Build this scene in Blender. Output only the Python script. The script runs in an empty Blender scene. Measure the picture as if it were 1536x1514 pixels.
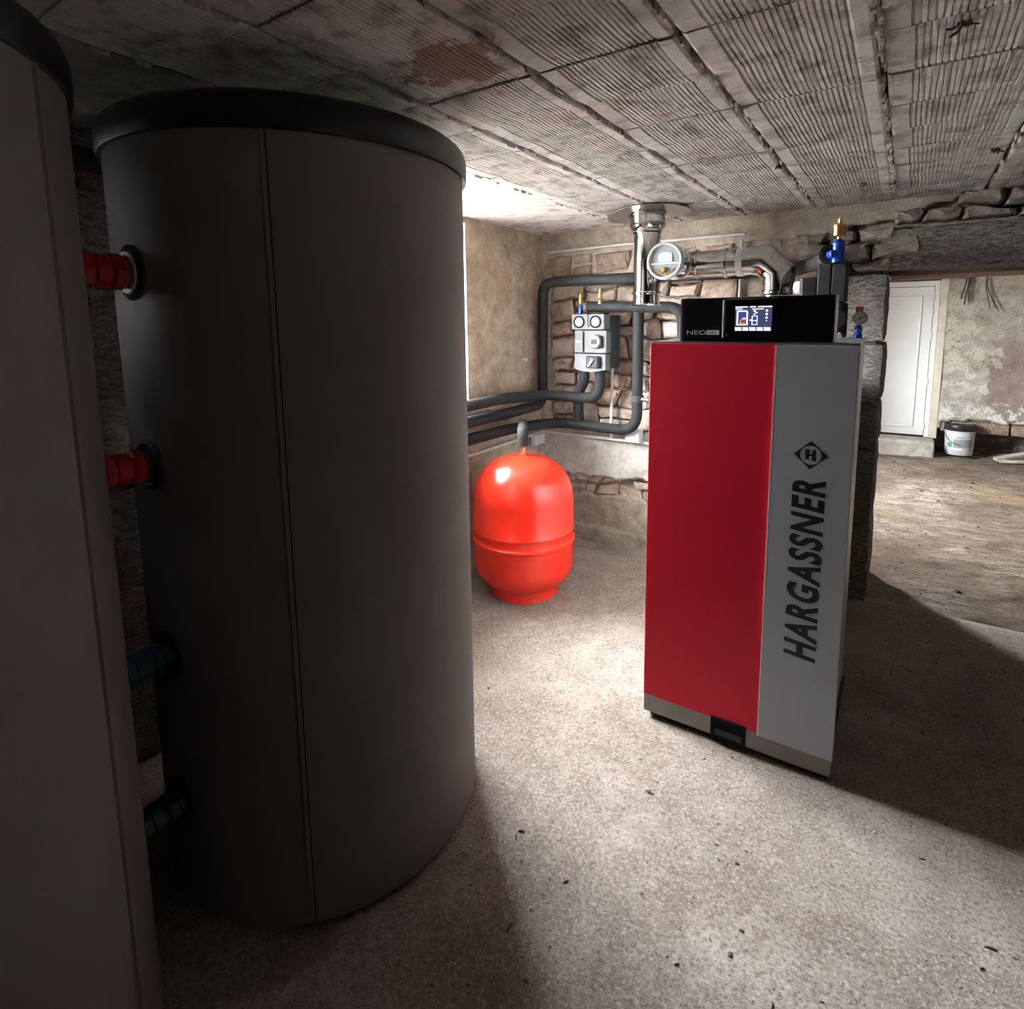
import bpy, bmesh, math, random
import numpy as np
from mathutils import Vector, Matrix

random.seed(7)
C = bpy.context.scene.collection
SC = bpy.context.scene
PI = math.pi

# ------------------------------------------------------------------ camera
FPX, CXP, CYP = 868.88, 791.57, 601.76
cam_data = bpy.data.cameras.new('camera')
cam_data.sensor_fit = 'HORIZONTAL'
cam_data.sensor_width = 36.0
cam_data.lens = FPX / 1536 * 36.0
cam_data.shift_x = (768 - CXP) / 1536
cam_data.shift_y = (CYP - 757) / 1536
cam_data.clip_start = 0.05
cam = bpy.data.objects.new('camera', cam_data)
C.objects.link(cam)
yaw, pitch, roll = math.radians(-32.9809), math.radians(7.6556), math.radians(0.4797)
fwd = Vector((math.sin(yaw) * math.cos(pitch), math.cos(yaw) * math.cos(pitch), -math.sin(pitch)))
rgt = Vector((math.cos(yaw), -math.sin(yaw), 0))
dwn = fwd.cross(rgt)
r2 = math.cos(roll) * rgt + math.sin(roll) * dwn
d2 = -math.sin(roll) * rgt + math.cos(roll) * dwn
m = Matrix(((r2.x, -d2.x, -fwd.x, 0), (r2.y, -d2.y, -fwd.y, 0), (r2.z, -d2.z, -fwd.z, 1.5), (0, 0, 0, 1)))
cam.matrix_world = m
SC.camera = cam

# ------------------------------------------------------------------ sky, daylight, exposure
SC.view_settings.view_transform = 'Standard'
SC.view_settings.look = 'None'
SC.view_settings.gamma = 1.0
SC.view_settings.use_curve_mapping = False
SC.view_settings.exposure = 0.3
SKY = 150.0
world = bpy.data.worlds.new('sky')
SC.world = world
world.use_nodes = True
bg = world.node_tree.nodes['Background']
bg.inputs[0].default_value = (0.95, 0.98, 1.0, 1)      # even overcast sky
bg.inputs[1].default_value = SKY


sun = bpy.data.lights.new('sun', 'SUN')
sun.energy = 17500.0
sun.angle = math.radians(0.53)
sun.color = (1.0, 0.95, 0.87)
sun_o = bpy.data.objects.new('sun', sun)
sun_o.rotation_euler = (math.radians(-42), 0, 0)         # shines along the house wall onto the yard
C.objects.link(sun_o)


def portal(name, loc, rot, sx, sy):
    l = bpy.data.lights.new(name, 'AREA')
    l.shape = 'RECTANGLE'
    l.size, l.size_y = sx, sy
    l.cycles.is_portal = True
    o = bpy.data.objects.new(name, l)
    o.location = loc
    o.rotation_euler = rot
    C.objects.link(o)
    return o


# windows in the left wall: (Y range, Z range) on the inside and at the frame
WIN_IN = (1.50, 2.635, 1.04, 2.065)
WIN_OUT = (1.72, 2.54, 1.07, 2.055)
XL, XO = -2.12, -2.32            # inner face of the left wall, plane of the window
FWIN = (5.32, 5.90, 0.72, 2.05)   # window of the room beyond
XFL = -1.4
portal('opening_portal', (XO - 0.06, (WIN_OUT[0] + WIN_OUT[1]) / 2, (WIN_OUT[2] + WIN_OUT[3]) / 2), (0, -PI / 2, 0),
       WIN_OUT[3] - WIN_OUT[2], WIN_OUT[1] - WIN_OUT[0])
portal('opening_portal', (XFL - 0.16, (FWIN[0] + FWIN[1]) / 2, (FWIN[2] + FWIN[3]) / 2), (0, -PI / 2, 0),
       FWIN[3] - FWIN[2], FWIN[1] - FWIN[0])


# ------------------------------------------------------------------ node materials
class NT:
    def __init__(s, name):
        s.m = bpy.data.materials.new(name)
        s.m.use_nodes = True
        s.t = s.m.node_tree
        s.b = s.t.nodes['Principled BSDF']

    def n(s, typ, **kw):
        nd = s.t.nodes.new(typ)
        for k, v in kw.items():
            if k.startswith('i_'):
                key = k[2:]
                key = int(key) if key.isdigit() else key.replace('_', ' ')
                s.put(nd.inputs[key], v)
            else:
                setattr(nd, k, v)
        return nd

    def put(s, inp, v):
        if isinstance(v, bpy.types.NodeSocket):
            s.t.links.new(v, inp)
        elif isinstance(v, bpy.types.Node):
            s.t.links.new(v.outputs[0], inp)
        else:
            if hasattr(inp.default_value, '__len__') and len(inp.default_value) == 4 and len(v) == 3:
                v = (*v, 1)
            inp.default_value = v

    def pos(s, local=False, scale=(1, 1, 1)):
        if local:
            o = s.n('ShaderNodeTexCoord').outputs['Object']
        else:
            o = s.n('ShaderNodeNewGeometry').outputs['Position']
        if scale != (1, 1, 1):
            v = s.n('ShaderNodeVectorMath', operation='MULTIPLY')
            s.put(v.inputs[0], o)
            v.inputs[1].default_value = scale
            return v.outputs[0]
        return o

    def noise(s, p, scale, detail=4, rough=0.55, dist=0.0):
        nd = s.n('ShaderNodeTexNoise', i_Scale=scale, i_Detail=detail, i_Roughness=rough, i_Distortion=dist)
        s.put(nd.inputs['Vector'], p)
        return nd.outputs['Fac']

    def ramp(s, fac, stops):
        nd = s.n('ShaderNodeValToRGB')
        cr = nd.color_ramp
        while len(cr.elements) < len(stops):
            cr.elements.new(0.5)
        for e, (p, c) in zip(cr.elements, stops):
            e.position = p
            e.color = (*c, 1) if len(c) == 3 else c
        s.put(nd.inputs[0], fac)
        return nd.outputs[0]

    def mask(s, fac, a, b):
        nd = s.n('ShaderNodeMapRange', i_1=a, i_2=b)
        nd.clamp = True
        s.put(nd.inputs[0], fac)
        return nd.outputs[0]

    def mix(s, fac, a, b, mode='MIX'):
        nd = s.n('ShaderNodeMix', data_type='RGBA', blend_type=mode)
        s.put(nd.inputs[0], fac)
        s.put(nd.inputs[6], a)
        s.put(nd.inputs[7], b)
        return nd.outputs[2]

    def math(s, op, a, b=0.0):
        nd = s.n('ShaderNodeMath', operation=op)
        s.put(nd.inputs[0], a)
        s.put(nd.inputs[1], b)
        return nd.outputs[0]

    def bump(s, h, strength=0.5, dist=0.01, prev=None):
        nd = s.n('ShaderNodeBump', i_Strength=strength, i_Distance=dist)
        s.put(nd.inputs['Height'], h)
        if prev is not None:
            s.put(nd.inputs['Normal'], prev)
        return nd.outputs[0]

    def done(s, color=None, rough=0.9, metal=0.0, normal=None, spec=None):
        if color is not None:
            s.put(s.b.inputs['Base Color'], color)
        s.put(s.b.inputs['Roughness'], rough)
        s.b.inputs['Metallic'].default_value = metal
        if spec is not None:
            s.b.inputs['Specular IOR Level'].default_value = spec
        if normal is not None:
            s.put(s.b.inputs['Normal'], normal)
        return s.m


def plain(name, col, rough=0.5, metal=0.0, var=0.12, bump=0.0, bscale=300, spec=None, nscale=9):
    """a painted / plastic / metal surface with slight mottling and fine grain"""
    t = NT(name)
    p = t.pos(True)
    f = t.noise(p, nscale, 5, 0.6)
    dark = tuple(c * (1 - var) for c in col)
    lite = tuple(min(1, c * (1 + var)) for c in col)
    c = t.ramp(f, [(0.3, dark), (0.7, lite)])
    nr = t.bump(t.noise(p, bscale, 2), bump, 0.002) if bump else None
    r = t.mask(t.noise(p, nscale * 3, 3), 0.2, 0.8)
    rr = t.math('ADD', t.math('MULTIPLY', r, rough * 0.25), rough * 0.87)
    return t.done(c, rr, metal, nr, spec)


def m_floor():
    t = NT('rough_concrete_floor')
    p = t.pos()
    big = t.noise(p, 1.6, 5, 0.6, 0.4)
    med = t.noise(p, 9, 6, 0.7)
    fine = t.noise(p, 105, 4, 0.75)
    grit = t.n('ShaderNodeTexVoronoi', i_Scale=210.0)
    t.put(grit.inputs['Vector'], p)
    c = t.ramp(med, [(0.28, (0.26, 0.218, 0.186)), (0.5, (0.375, 0.322, 0.282)), (0.72, (0.475, 0.42, 0.375))])
    c = t.mix(t.mask(big, 0.34, 0.58), (0.235, 0.19, 0.158), c)
    c = t.mix(t.math('MULTIPLY', t.mask(t.noise(p, 3.7, 6, 0.7, 0.8), 0.55, 0.68), 0.5), c, (0.26, 0.205, 0.165))
    c = t.mix(t.math('MULTIPLY', t.mask(fine, 0.52, 0.70), 0.75), c, (0.60, 0.56, 0.515))
    c = t.mix(t.math('MULTIPLY', t.mask(fine, 0.47, 0.34), 0.8), c, (0.12, 0.097, 0.083))
    spots = t.mask(t.noise(p, 33, 3, 0.5), 0.69, 0.75)
    c = t.mix(spots, c, (0.08, 0.062, 0.05))
    b = t.bump(med, 0.35, 0.02)
    b = t.bump(fine, 0.75, 0.006, b)
    b = t.bump(grit.outputs['Distance'], 0.35, 0.003, b)
    return t.done(c, 0.93, 0, b, 0.25)


def m_dirt():
    t = NT('trodden_earth')
    p = t.pos()
    ps = t.pos(False, (1.0, 2.6, 1.0))
    big = t.noise(p, 1.3, 5, 0.65, 0.5)
    med = t.noise(ps, 6, 7, 0.7, 0.3)
    fine = t.noise(p, 55, 5, 0.75)
    c = t.ramp(med, [(0.3, (0.11, 0.078, 0.058)), (0.5, (0.35, 0.28, 0.225)), (0.68, (0.58, 0.505, 0.435))])
    c = t.mix(t.mask(big, 0.38, 0.62), (0.19, 0.138, 0.105), c)
    c = t.mix(t.math('MULTIPLY', t.mask(fine, 0.5, 0.36), 0.75), c, (0.075, 0.055, 0.045))
    ochre = t.mask(t.noise(p, 0.9, 3, 0.5), 0.57, 0.68)
    c = t.mix(t.math('MULTIPLY', ochre, 0.5), c, (0.42, 0.31, 0.16))
    crack = t.mask(t.noise(t.pos(False, (1.6, 5.0, 1.0)), 4.5, 6, 0.7, 0.5), 0.37, 0.31)
    c = t.mix(t.math('MULTIPLY', crack, 0.75), c, (0.07, 0.05, 0.04))
    b = t.bump(med, 0.8, 0.05)
    b = t.bump(fine, 0.8, 0.014, b)
    return t.done(c, 0.96, 0, b, 0.2)


def m_plaster(name, base, dark, lite, warm, stain=0.5):
    t = NT(name)
    p = t.pos()
    big = t.noise(p, 3.0, 6, 0.65, 0.6)
    med = t.noise(p, 14, 6, 0.7)
    fine = t.noise(p, 120, 3, 0.7)
    c = t.ramp(med, [(0.3, dark), (0.52, base), (0.72, lite)])
    c = t.mix(t.math('MULTIPLY', t.mask(big, 0.5, 0.66), stain), c, dark)
    c = t.mix(t.math('MULTIPLY', t.mask(t.noise(p, 5.5, 4, 0.6), 0.54, 0.68), 0.6), c, warm)
    c = t.mix(t.math('MULTIPLY', t.mask(fine, 0.5, 0.36), 0.55), c, dark)
    b = t.bump(med, 0.5, 0.015)
    b = t.bump(fine, 0.6, 0.004, b)
    return t.done(c, 0.94, 0, b, 0.2)


def m_stone(name, stops, scale=16):
    t = NT(name)
    p = t.pos()
    rnd = t.n('ShaderNodeObjectInfo').outputs['Random']
    c = t.ramp(rnd, stops)
    med = t.noise(p, scale, 6, 0.72, 0.3)
    fine = t.noise(p, scale * 6, 4, 0.7)
    c = t.mix(t.math('MULTIPLY', t.mask(med, 0.5, 0.70), 0.6), c, (0.64, 0.58, 0.515))
    c = t.mix(t.math('MULTIPLY', t.mask(med, 0.48, 0.32), 0.7), c, (0.085, 0.062, 0.05))
    b = t.bump(med, 0.85, 0.02)
    b = t.bump(fine, 0.5, 0.006, b)
    return t.done(c, 0.93, 0, b, 0.25)


def m_granite():
    t = NT('hewn_granite')
    p = t.pos(False, (1.0, 1.0, 1.0))
    rot = t.n('ShaderNodeMapping', i_Rotation=(0.3, 0.75, 0.2), i_Scale=(1.0, 1.0, 2.6))
    t.put(rot.inputs['Vector'], p)
    chis = t.noise(rot.outputs[0], 34, 5, 0.7, 0.4)
    med = t.noise(p, 11, 6, 0.7)
    fine = t.noise(p, 140, 3, 0.7)
    c = t.ramp(chis, [(0.34, (0.075, 0.064, 0.056)), (0.5, (0.25, 0.225, 0.202)), (0.68, (0.48, 0.45, 0.42))])
    c = t.mix(t.math('MULTIPLY', t.mask(med, 0.46, 0.64), 0.45), c, (0.24, 0.195, 0.165))
    c = t.mix(t.math('MULTIPLY', t.mask(fine, 0.5, 0.35), 0.5), c, (0.05, 0.042, 0.04))
    b = t.bump(chis, 1.0, 0.025)
    b = t.bump(fine, 0.5, 0.004, b)
    return t.done(c, 0.92, 0, b, 0.25)


def m_tile():
    t = NT('limewashed_clay_tile')
    p = t.pos()
    rnd = t.n('ShaderNodeObjectInfo').outputs['Random']
    ps = t.pos(False, (5.0, 1.0, 1.0))
    med = t.noise(p, 10, 6, 0.7, 0.3)
    big = t.noise(p, 2.1, 5, 0.6, 0.5)
    fine = t.noise(p, 110, 4, 0.7)
    strk = t.noise(ps, 16, 5, 0.65)
    c = t.ramp(rnd, [(0.0, (0.60, 0.585, 0.56)), (0.5, (0.66, 0.645, 0.62)), (1.0, (0.71, 0.695, 0.67))])
    c = t.mix(t.math('MULTIPLY', t.mask(strk, 0.47, 0.66), 0.5), c, (0.76, 0.75, 0.73))
    c = t.mix(t.math('MULTIPLY', t.mask(med, 0.52, 0.38), 0.65), c, (0.17, 0.145, 0.125))
    flake = t.mask(t.noise(p, 4.2, 7, 0.62, 0.2), 0.625, 0.64)
    c = t.mix(t.math('MULTIPLY', flake, 0.45), c, (0.46, 0.34, 0.27))
    # bare red clay where the wash has come off one stretch of tiles
    d = t.n('ShaderNodeVectorMath', operation='DISTANCE')
    t.put(d.inputs[0], t.pos(False, (1.0, 1.25, 0.0)))
    d.inputs[1].default_value = (-0.93, 1.40, 0.0)
    nn = t.noise(p, 7, 6, 0.65, 0.4)
    clay = t.mask(t.math('ADD', d.outputs['Value'], t.math('MULTIPLY', t.math('SUBTRACT', nn, 0.5), 0.62)), 0.135, 0.12)
    c = t.mix(t.math('MULTIPLY', clay, 0.85), c, (0.30, 0.165, 0.125))
    tint = t.mask(big, 0.5, 0.62)
    c = t.mix(t.math('MULTIPLY', tint, 0.14), c, (0.46, 0.385, 0.34))
    b = t.bump(med, 0.2, 0.006)
    b = t.bump(fine, 0.5, 0.003, b)
    b = t.bump(flake, 0.35, -0.003, b)
    return t.done(c, 0.94, 0, b, 0.2)


def m_farwall():
    """old wall: flaking cream paint, bare grey render, pinkish earth, white salt near its foot"""
    t = NT('flaking_limewash')
    p = t.pos()
    sep = t.n('ShaderNodeSeparateXYZ')
    t.put(sep.inputs[0], p)
    X, Z = sep.outputs[0], sep.outputs[2]
    n1 = t.noise(p, 3.2, 7, 0.65, 0.3)
    n2 = t.noise(p, 7.5, 7, 0.65, 0.4)
    fine = t.noise(p, 60, 4, 0.7)
    c = t.ramp(n2, [(0.3, (0.30, 0.262, 0.222)), (0.5, (0.43, 0.392, 0.34)), (0.7, (0.52, 0.485, 0.43))])
    pink = t.mask(t.math('ADD', n1, t.math('MULTIPLY', t.math('SUBTRACT', X, 0.72), 0.55)), 0.53, 0.57)
    pink = t.math('MULTIPLY', pink, t.mask(Z, 1.45, 1.15))
    c = t.mix(pink, c, t.ramp(n2, [(0.3, (0.20, 0.15, 0.125)), (0.7, (0.36, 0.285, 0.25))]))
    cream = t.mask(t.math('SUBTRACT', n2, t.math('MULTIPLY', t.math('SUBTRACT', X, 0.45), 0.25)), 0.475, 0.49)
    c = t.mix(t.math('MULTIPLY', cream, 0.75), c, (0.55, 0.52, 0.44))
    salt = t.math('MULTIPLY', t.mask(Z, 0.62, 0.5), t.mask(t.noise(p, 8, 6, 0.7), 0.50, 0.53))
    c = t.mix(salt, c, (0.68, 0.665, 0.64))
    c = t.mix(t.math('MULTIPLY', t.mask(fine, 0.48, 0.33), 0.8), c, (0.13, 0.10, 0.085))
    b = t.bump(n2, 0.5, 0.03)
    b = t.bump(cream, 0.5, 0.006, b)
    b = t.bump(fine, 0.5, 0.008, b)
    return t.done(c, 0.94, 0, b, 0.2)


def m_jacket():
    t = NT('grey_insulation_jacket')
    p = t.pos(True)
    f = t.noise(p, 900, 2, 0.6)
    g = t.noise(p, 3, 5, 0.6, 0.5)
    c = t.ramp(g, [(0.3, (0.195, 0.182, 0.177)), (0.7, (0.24, 0.226, 0.221))])
    c = t.mix(t.math('MULTIPLY', t.mask(f, 0.55, 0.75), 0.4), c, (0.36, 0.345, 0.34))
    b = t.bump(f, 0.25, 0.001)
    b = t.bump(g, 0.25, 0.02, b)
    return t.done(c, 0.68, 0, b, 0.4)


def m_steel(name, col=(0.66, 0.655, 0.64), rough=0.05):
    t = NT(name)
    p = t.pos(True, (1, 1, 14))
    f = t.noise(p, 30, 4, 0.6)
    g = t.noise(t.pos(True), 7, 3, 0.5)
    c = t.mix(t.mask(f, 0.3, 0.7), tuple(x * 0.85 for x in col), col)
    r = t.math('ADD', t.math('MULTIPLY', f, 0.08), rough)
    return t.done(c, r, 1.0, t.bump(g, 0.12, 0.01))


def m_emit(name, col, s):
    t = NT(name)
    t.b.inputs['Base Color'].default_value = (*[c * 0.2 for c in col], 1)
    t.b.inputs['Emission Color'].default_value = (*col, 1)
    t.b.inputs['Emission Strength'].default_value = s
    return t.m


def m_glass():
    t = NT('window_glass')
    nt = t.t
    tr = t.n('ShaderNodeBsdfTransparent')
    gl = t.n('ShaderNodeBsdfGlossy', i_Roughness=0.02)
    lw = t.n('ShaderNodeLayerWeight', i_Blend=0.5)
    fr = t.math('ADD', t.math('MULTIPLY', t.math('POWER', lw.outputs['Facing'], 4.0), 0.6), 0.05)
    mx = t.n('ShaderNodeMixShader')
    nt.links.new(fr, mx.inputs[0])
    nt.links.new(tr.outputs[0], mx.inputs[1])
    nt.links.new(gl.outputs[0], mx.inputs[2])
    nt.links.new(mx.outputs[0], nt.nodes['Material Output'].inputs[0])
    return t.m


M = dict(
    floor=m_floor(), dirt=m_dirt(), tile=m_tile(), granite=m_granite(), farwall=m_farwall(), jacket=m_jacket(), glass=m_glass(),
    plaster=m_plaster('beige_lime_plaster', (0.50, 0.44, 0.365), (0.28, 0.23, 0.18), (0.62, 0.57, 0.49), (0.46, 0.36, 0.28)),
    plaster_left=m_plaster('brown_lime_plaster', (0.45, 0.365, 0.285), (0.26, 0.19, 0.14), (0.58, 0.495, 0.405), (0.39, 0.28, 0.205), 0.6),
    cement=m_plaster('grey_cement_render', (0.50, 0.48, 0.43), (0.30, 0.27, 0.23), (0.63, 0.62, 0.58), (0.42, 0.37, 0.31)),
    cement_low=m_plaster('dark_cement_render', (0.34, 0.295, 0.245), (0.19, 0.155, 0.12), (0.46, 0.41, 0.36), (0.30, 0.24, 0.19)),  # darker render on the lowest part of the back wall
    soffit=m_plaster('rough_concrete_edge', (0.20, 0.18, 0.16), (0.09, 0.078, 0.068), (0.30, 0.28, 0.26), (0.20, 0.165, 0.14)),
    white_reveal=m_plaster('white_reveal_plaster', (0.74, 0.73, 0.70), (0.62, 0.6, 0.57), (0.80, 0.79, 0.77), (0.7, 0.68, 0.64), 0.2),
    mortar=m_plaster('old_mortar', (0.40, 0.335, 0.275), (0.14, 0.105, 0.085), (0.58, 0.52, 0.45), (0.33, 0.25, 0.19)),
    joint=m_plaster('ceiling_joint_mortar', (0.58, 0.56, 0.53), (0.26, 0.235, 0.21), (0.74, 0.72, 0.69), (0.5, 0.44, 0.38)),
    joint_dark=m_plaster('dark_joint', (0.10, 0.085, 0.075), (0.05, 0.042, 0.036), (0.16, 0.14, 0.125), (0.1, 0.08, 0.07)),
    stone=m_stone('red_sandstone_rubble', [(0, (0.28, 0.195, 0.155)), (0.35, (0.38, 0.285, 0.23)), (0.7, (0.47, 0.385, 0.32)), (1, (0.34, 0.245, 0.195))]),
    rubble=m_stone('dark_rubble', [(0, (0.13, 0.10, 0.085)), (0.5, (0.21, 0.172, 0.148)), (1, (0.27, 0.23, 0.20))]),
    ground=m_plaster('bright_bounce_ground', (0.68, 0.66, 0.63), (0.58, 0.56, 0.53), (0.76, 0.74, 0.71), (0.64, 0.61, 0.57)),  # unseen ground, pale to bounce sunlight up through the window
    dim_ground=plain('dim_bounce_ground', (0.24, 0.225, 0.17), 0.95, 0, 0.4, 0.5, 60),  # unseen ground, kept darker to limit bounce into the room beyond
    lid=plain('black_lid_plastic', (0.012, 0.012, 0.014), 0.42, 0, 0.2, 0.1, 500),
    seam=plain('jacket_seam_dark', (0.025, 0.024, 0.024), 0.8),
    red_paint=plain('red_enamel', (0.80, 0.028, 0.012), 0.22, 0, 0.03, 0.03, 60),
    red_panel=plain('dark_red_coating', (0.66, 0.007, 0.034), 0.5, 0, 0.03, 0.06, 900, 0.3),
    grey_panel=plain('silver_grey_coating', (0.42, 0.445, 0.50), 0.42, 0, 0.03, 0.06, 900),
    side_panel=plain('boiler_casing_grey', (0.55, 0.55, 0.54), 0.35, 0.3, 0.04, 0.04, 700),
    plinth=plain('plinth_steel', (0.235, 0.212, 0.195), 0.42, 0.35, 0.12, 0.05, 200),
    white_edge=plain('white_edge', (0.85, 0.84, 0.84), 0.4),
    black=plain('black_plastic', (0.012, 0.012, 0.013), 0.4),
    black_gloss=plain('black_gloss_panel', (0.006, 0.006, 0.009), 0.14, 0, 0.1),
    print_black=plain('black_lettering', (0.012, 0.012, 0.014), 0.5),
    print_white=plain('white_lettering', (0.88, 0.89, 0.9), 0.45),
    foam=plain('black_foam_insulation', (0.020, 0.021, 0.023), 0.75, 0, 0.2, 0.15, 260, 0.25),
    foam_grey=plain('grey_foam_insulation', (0.045, 0.047, 0.052), 0.7, 0, 0.15, 0.15, 260, 0.3),
    steel=m_steel('polished_stainless'),
    steel_dull=m_steel('brushed_steel', (0.52, 0.52, 0.52), 0.32),
    brass=plain('brass', (0.62, 0.40, 0.13), 0.3, 1.0, 0.15),
    copper=plain('copper', (0.62, 0.30, 0.19), 0.35, 1.0, 0.15),
    blue=plain('blue_anodised', (0.012, 0.055, 0.36), 0.22, 0.35, 0.1),
    blue_dark=plain('teal_plastic', (0.008, 0.05, 0.085), 0.4),
    red_plastic=plain('red_plastic', (0.45, 0.012, 0.02), 0.4),
    silver=plain('silver_plastic', (0.235, 0.238, 0.245), 0.45, 0.0, 0.05),
    rim=plain('rim_grey', (0.36, 0.37, 0.38), 0.42, 0.0, 0.06),
    plate=plain('plate_pale', (0.42, 0.45, 0.48), 0.5, 0.0, 0.04),
    pump_silver=plain('matt_silver_cover', (0.17, 0.173, 0.178), 0.9, 0.0, 0.05, 0, 300, 0.06),
    pump_black=plain('matt_black_plastic', (0.015, 0.015, 0.016), 0.9, 0, 0.1, 0, 300, 0.05),
    pump_white=plain('matt_white_plastic', (0.27, 0.275, 0.275), 0.9, 0, 0.04, 0, 300, 0.05),
    pump_grey=plain('matt_grey_plastic', (0.065, 0.07, 0.078), 0.9, 0, 0.05, 0, 300, 0.05),
    flap=plain('flap_grey', (0.22, 0.235, 0.25), 0.4, 0.0, 0.06),
    white=plain('white_plastic', (0.78, 0.78, 0.77), 0.45, 0, 0.04),
    conduit=plain('white_conduit', (0.66, 0.65, 0.63), 0.5, 0, 0.08),
    boxgrey=plain('pale_grey_plastic', (0.55, 0.57, 0.60), 0.45, 0, 0.05),
    pvc=plain('white_pvc', (0.80, 0.80, 0.79), 0.35, 0, 0.03),
    cream=plain('cream_plaster_trim', (0.62, 0.57, 0.47), 0.9, 0, 0.15, 0.5, 60),
    bucket=plain('white_bucket', (0.62, 0.63, 0.63), 0.45, 0, 0.06),
    label_grey=plain('bucket_label_grey', (0.28, 0.30, 0.32), 0.5),
    green=plain('label_green', (0.12, 0.34, 0.14), 0.5),
    wood=plain('old_timber', (0.16, 0.085, 0.06), 0.8, 0, 0.3, 0.6, 40),
    pale_wood=plain('pale_broken_board', (0.52, 0.46, 0.40), 0.85, 0, 0.25, 0.6, 60),
    cable=plain('dark_cable', (0.05, 0.035, 0.028), 0.6),
    chip_dark=plain('dark_crumbs', (0.10, 0.078, 0.062), 0.9, 0, 0.4),
    dial=plain('dial_face', (0.5, 0.51, 0.51), 0.4),
    needle=plain('needle_black', (0.02, 0.02, 0.02), 0.5),
    scr_bg=m_emit('screen_indigo', (0.045, 0.05, 0.125), 1.0),
    scr_white=m_emit('screen_white', (0.80, 0.86, 1.0), 1.15),
    scr_orange=m_emit('screen_orange', (0.95, 0.25, 0.06), 0.9),
    scr_blue=m_emit('screen_blue', (0.02, 0.06, 0.42), 0.9),
)

# ------------------------------------------------------------------ mesh helpers
class MB:
    """collects shapes in world coordinates; build() links them as ONE mesh object"""

    def __init__(s):
        s.bm = bmesh.new()

    def box(s, x0, x1, y0, y1, z0, z1, bev=0.0, seg=2):
        b = bmesh.new()
        bmesh.ops.create_cube(b, size=1.0)
        for v in b.verts:
            v.co = Vector((x0 + (v.co.x + .5) * (x1 - x0), y0 + (v.co.y + .5) * (y1 - y0), z0 + (v.co.z + .5) * (z1 - z0)))
        if bev:
            bmesh.ops.bevel(b, geom=b.edges[:], offset=bev, segments=seg, affect='EDGES', profile=0.5)
        s.join(b)
        return s

    def join(s, b):
        me = bpy.data.meshes.new('tmp')
        b.to_mesh(me)
        b.free()
        s.bm.from_mesh(me)
        bpy.data.meshes.remove(me)

    def raw(s, verts, faces):
        vs = [s.bm.verts.new(v) for v in verts]
        for f in faces:
            try:
                s.bm.faces.new([vs[i] for i in f])
            except ValueError:
                pass
        return s

    def lathe(s, prof, origin, axis=(0, 0, 1), n=32, cap=True):
        """prof: (radius, distance along axis)"""
        ax = Vector(axis).normalized()
        u = ax.orthogonal().normalized()
        w = ax.cross(u)
        o = Vector(origin)
        verts, faces = [], []
        for r, h in prof:
            for k in range(n):
                a = 2 * PI * k / n
                verts.append(o + ax * h + (u * math.cos(a) + w * math.sin(a)) * max(r, 1e-5))
        for i in range(len(prof) - 1):
            for k in range(n):
                k2 = (k + 1) % n
                faces.append((i * n + k, i * n + k2, (i + 1) * n + k2, (i + 1) * n + k))
        if cap:
            faces.append(tuple(reversed(range(n))))
            faces.append(tuple((len(prof) - 1) * n + k for k in range(n)))
        return s.raw(verts, faces)

    def cyl(s, p0, p1, r, n=24, r1=None):
        p0, p1 = Vector(p0), Vector(p1)
        L = (p1 - p0).length
        return s.lathe([(r, 0), (r if r1 is None else r1, L)], p0, p1 - p0, n)

    def tube(s, pts, r, n=14, bend=0.0, steps=6, cap=True):
        """round tube along a polyline with rounded corners"""
        P = [Vector(p) for p in pts]
        path = [P[0]]
        for i in range(1, len(P) - 1):
            if bend > 0:
                a = (P[i - 1] - P[i]); b = (P[i + 1] - P[i])
                ba = min(bend, a.length * .49); bb = min(bend, b.length * .49)
                q0 = P[i] + a.normalized() * ba; q1 = P[i] + b.normalized() * bb
                for k in range(steps + 1):
                    t = k / steps
                    path.append((1 - t) ** 2 * q0 + 2 * t * (1 - t) * P[i] + t * t * q1)
            else:
                path.append(P[i])
        path.append(P[-1])
        verts, faces = [], []
        up = None
        for i, p in enumerate(path):
            d = (path[min(i + 1, len(path) - 1)] - path[max(i - 1, 0)]).normalized()
            if up is None:
                u = d.orthogonal().normalized()
            else:
                u = (up - d * up.dot(d)).normalized()
            up = u
            w = d.cross(u)
            for k in range(n):
                a = 2 * PI * k / n
                verts.append(p + (u * math.cos(a) + w * math.sin(a)) * r)
        for i in range(len(path) - 1):
            for k in range(n):
                k2 = (k + 1) % n
                faces.append((i * n + k, i * n + k2, (i + 1) * n + k2, (i + 1) * n + k))
        if cap:
            faces.append(tuple(reversed(range(n))))
            faces.append(tuple((len(path) - 1) * n + k for k in range(n)))
        return s.raw(verts, faces)

    def build(s, name, mat, parent=None, smooth=False):
        bmesh.ops.recalc_face_normals(s.bm, faces=s.bm.faces[:])
        me = bpy.data.meshes.new(name)
        off = root_loc(parent)
        if off.length > 0:
            for v in s.bm.verts:
                v.co -= off
        if smooth:
            for f in s.bm.faces:
                f.smooth = True
            for e in s.bm.edges:
                if len(e.link_faces) == 2 and e.calc_face_angle(0) > math.radians(38):
                    e.smooth = False
        s.bm.to_mesh(me)
        s.bm.free()
        me.materials.append(mat)
        o = bpy.data.objects.new(name, me)
        C.objects.link(o)
        if parent is not None:
            o.parent = parent
        return o


def root_loc(o):
    v = Vector((0, 0, 0))
    while o is not None:
        v = v + Vector(o.location)
        o = o.parent
    return v


def tag(o, label=None, cat=None, group=None, kind=None):
    if label: o['label'] = label
    if cat: o['category'] = cat
    if group: o['group'] = group
    if kind: o['kind'] = kind
    return o


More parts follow.
